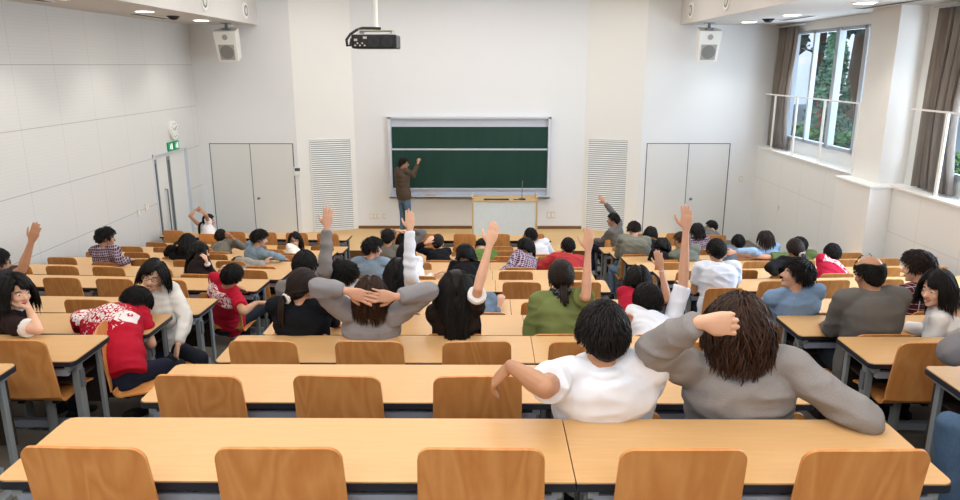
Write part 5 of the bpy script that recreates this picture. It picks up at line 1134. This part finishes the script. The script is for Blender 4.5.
# bent plywood seat on a pedestal
def chair_proto():
    W = .213; th = .012
    prof = []                                       # (y, z, half width)
    for i in range(25):
        q = i/24; q = 1-(1-q)**1.6; z = .50+q*.405; y = -.005-.06*q**1.3; hw = W-.008*q**1.5
        prof.append((y, z, hw))
    def sheet(pr, mat, name, round_top):
        n = 26; V = []; Fc = []
        K = len(pr)
        for side in (0, 1):
            for i, (y, z, hw) in enumerate(pr):
                j0, j1 = max(i-1, 0), min(i+1, K-1); ty, tz = pr[j1][0]-pr[j0][0], pr[j1][1]-pr[j0][1]; l = math.hypot(ty, tz); ny, nz = tz/l, -ty/l
                for j in range(n+1):
                    s = math.sin(PI/2*(-1+2*j/n)); x = s*hw; dip = .018*(1-s*s)
                    off = (0 if side == 0 else -th)
                    zz = z; yy = y
                    if round_top:
                        # rounded corners and a gently crowned top edge
                        q = i/(K-1); zt = pr[-1][1]
                        c = .045
                        ax = abs(x); lim = zt-.010*s*s
                        if ax > hw-c: lim = zt-.010*s*s-(c-math.sqrt(max(0, c*c-(ax-(hw-c))**2)))
                        if z > lim: zz = lim; yy = np.interp(zz, [a[1] for a in pr], [a[0] for a in pr])
                    V.append((x, yy-dip*ny+off*ny, zz-dip*nz*0+off*nz))
        N = K*(n+1)
        for i in range(K-1):
            for j in range(n):
                a = i*(n+1)+j; Fc.append((a, a+1, a+n+2, a+n+1)); Fc.append((N+a+n+1, N+a+n+2, N+a+1, N+a))
        for i in range(K-1):
            for j in (0, n): a = i*(n+1)+j; Fc.append((a, a+n+1, N+a+n+1, N+a))
        for j in range(n):
            for i in (0, K-1): a = i*(n+1)+j; Fc.append((a, a+1, N+a+1, N+a))
        m = MB(); m._add(V, Fc); return m.mesh(name, [mat], True, 35)
    back = sheet(prof, M['ply'], 'backrest', True)
    sp = []
    for i in range(6): a = R(90*i/5); sp.append((.045-.05*math.cos(a)+.0, .50-.05*math.sin(a), W))
    for i in range(1, 8): q = i/7; sp.append((.045+.33*q, .45+.012*q-.02*max(0, q-.7)/.3*q, W-.01*q))
    seat = sheet(sp, M['ply'], 'seat', False)
    ped = MB(); ped.tube([(0, .2, .02), (0, .2, .40)], .03, 12); ped.disc((0, .2, 0), (0, 0, 1), .14, .02, 20, .12); pedm = ped.mesh('pedestal', M['steel'], True, 40)
    arm = MB(); arm.box((-.13, .08, .405), (-.09, .30, .43), .006); arm.box((.09, .08, .405), (.13, .30, .43), .006); arm.box((-.13, .17, .395), (.13, .23, .41), .004); armm = arm.mesh('seat_bracket', M['black'])
    return back, seat, pedm, armm
CH = chair_proto()
def chair(loc, rotz, label, group):
    t = thing('plywood_chair', label, 'chair', loc, rotz, group)
    for n, m in zip(('backrest', 'seat', 'pedestal', 'seat_bracket'), CH): link(n, m, t)
    return t
occ = []                                            # (row, X, yaw, dy) of seated people, filled by the cast list
for c in CAST:
    if c.get('row') and not c.get('nochair'): occ.append([c['row'], c['hip'][0], c.get('cyaw', 0), c['hip'][1]-.13+c.get('cdy', 0), False])
def seen(p, mx=60):
    q = RM.T @ (np.asarray(p)-O); 
    if q[2] > -.3: return False
    u = 480+F*q[0]/-q[2]; v = 250-F*q[1]/-q[2]
    return -mx < u < 960+mx and v < 500+mx+40
ROWNAME = dict(zip(ROW, ['nearest row'] + ['%s row back from the camera' % o for o in ORD[1:]]))
ROWNAME = dict(zip(ROW, ['nearest row'] + ['%s row' % o for o in ORD[1:11]] + ['front row']))
def SX(k, i, s):
    a, b = {'A': (-1.30, .632), 'B': (-1.335, .65)}.get(k, (-1.33, .64)); return a+b*i+s+({2: .025, 3: .045}.get(i, 0) if k == 'A' else 0)
for k in ROW:
    Y = YN[k]; s = shift(Y); zf = ZF[k]
    # centre block: a three-seat and a two-seat desk end to end
    x0 = -1.67+s; xm = .31+s; x1 = 1.59+s
    desk(xm-x0-.002, (x0, Y, zf), 0, 'beech-topped long three-seat desk on the left of the %s, centre block' % ROWNAME[k], 'desks of the centre block', 'L')
    desk(x1-xm-.002, (xm+.002, Y, zf), 0, 'beech-topped short two-seat desk on the right of the %s, centre block' % ROWNAME[k], 'desks of the centre block', 'R')
    seats = [('centre', i, SX(k, i, s), 0) for i in range(5)]
    if k != 'A':
        le = left_end(Y); a = -math.atan(slope(Y)); L = 1.86
        for j in range(2):
            c, sn = math.cos(a), math.sin(a); dx = -L*(j+1); desk(L-.004, (le+dx*c, Y+dx*sn, zf), a, 'beech-topped desk in the %s of the left block, %s' % (ROWNAME[k], ('on the aisle', 'by the wall')[j]), 'desks of the left block', 'RL'[j])
        seats += [('left', i, le-.31-.60*i, a) for i in range(6)]
        re = right_end(Y); a = math.atan(slope(Y)); n = 3 if k in 'JKL' else 6
        for j in range(2 if k not in 'JKL' else 1):
            c, sn = math.cos(a), math.sin(a); dx = L*j; desk(L-.004, (re+dx*c, Y+dx*sn, zf), a, 'beech-topped desk in the %s of the right block, %s' % (ROWNAME[k], ('on the aisle', 'by the wall')[j]), 'desks of the right block', 'LR'[j] if k not in 'JKL' else 'b')
        seats += [('right', i, re+.31+.60*i, a) for i in range(n)]
    for b, i, x, a in seats:
        lab = 'plywood chair, %s from the %s in the %s of the %s block'
        o = [q for q in occ if q[0] == k and abs(q[1]-x) < .36 and not q[4]]
        if o:
            q = min(o, key=lambda q: abs(q[1]-x)); q[4] = True
            if not seen((q[1], q[3], zf+.8)): continue
            chair((q[1], q[3], zf), q[2]+a, 'occupied ' + lab % (ORD[i], {'centre': 'left', 'left': 'aisle', 'right': 'aisle'}[b], ROWNAME[k], b), 'plywood chairs of the %s block' % b)
        else:
            y = near_y(k, x)-{'A': .01, 'B': .01, 'C': .02, 'D': .05, 'E': .08}.get(k, .14)
            if not seen((x, y, zf+.8)): continue
            chair((x, y, zf), a+rngc.uniform(-.05, .05), 'empty ' + lab % (ORD[i], {'centre': 'left', 'left': 'aisle', 'right': 'aisle'}[b], ROWNAME[k], b), 'plywood chairs of the %s block' % b)
    for q in occ:
        if q[0] == k and not q[4]:
            q[4] = True; b = 'centre' if -2 < q[1] < 1.9 else 'left' if q[1] < 0 else 'right'
            chair((q[1], q[3], zf), q[2], 'extra occupied plywood chair in the %s of the %s block, pulled askew' % (ROWNAME[k], b), 'plywood chairs of the %s block' % b)
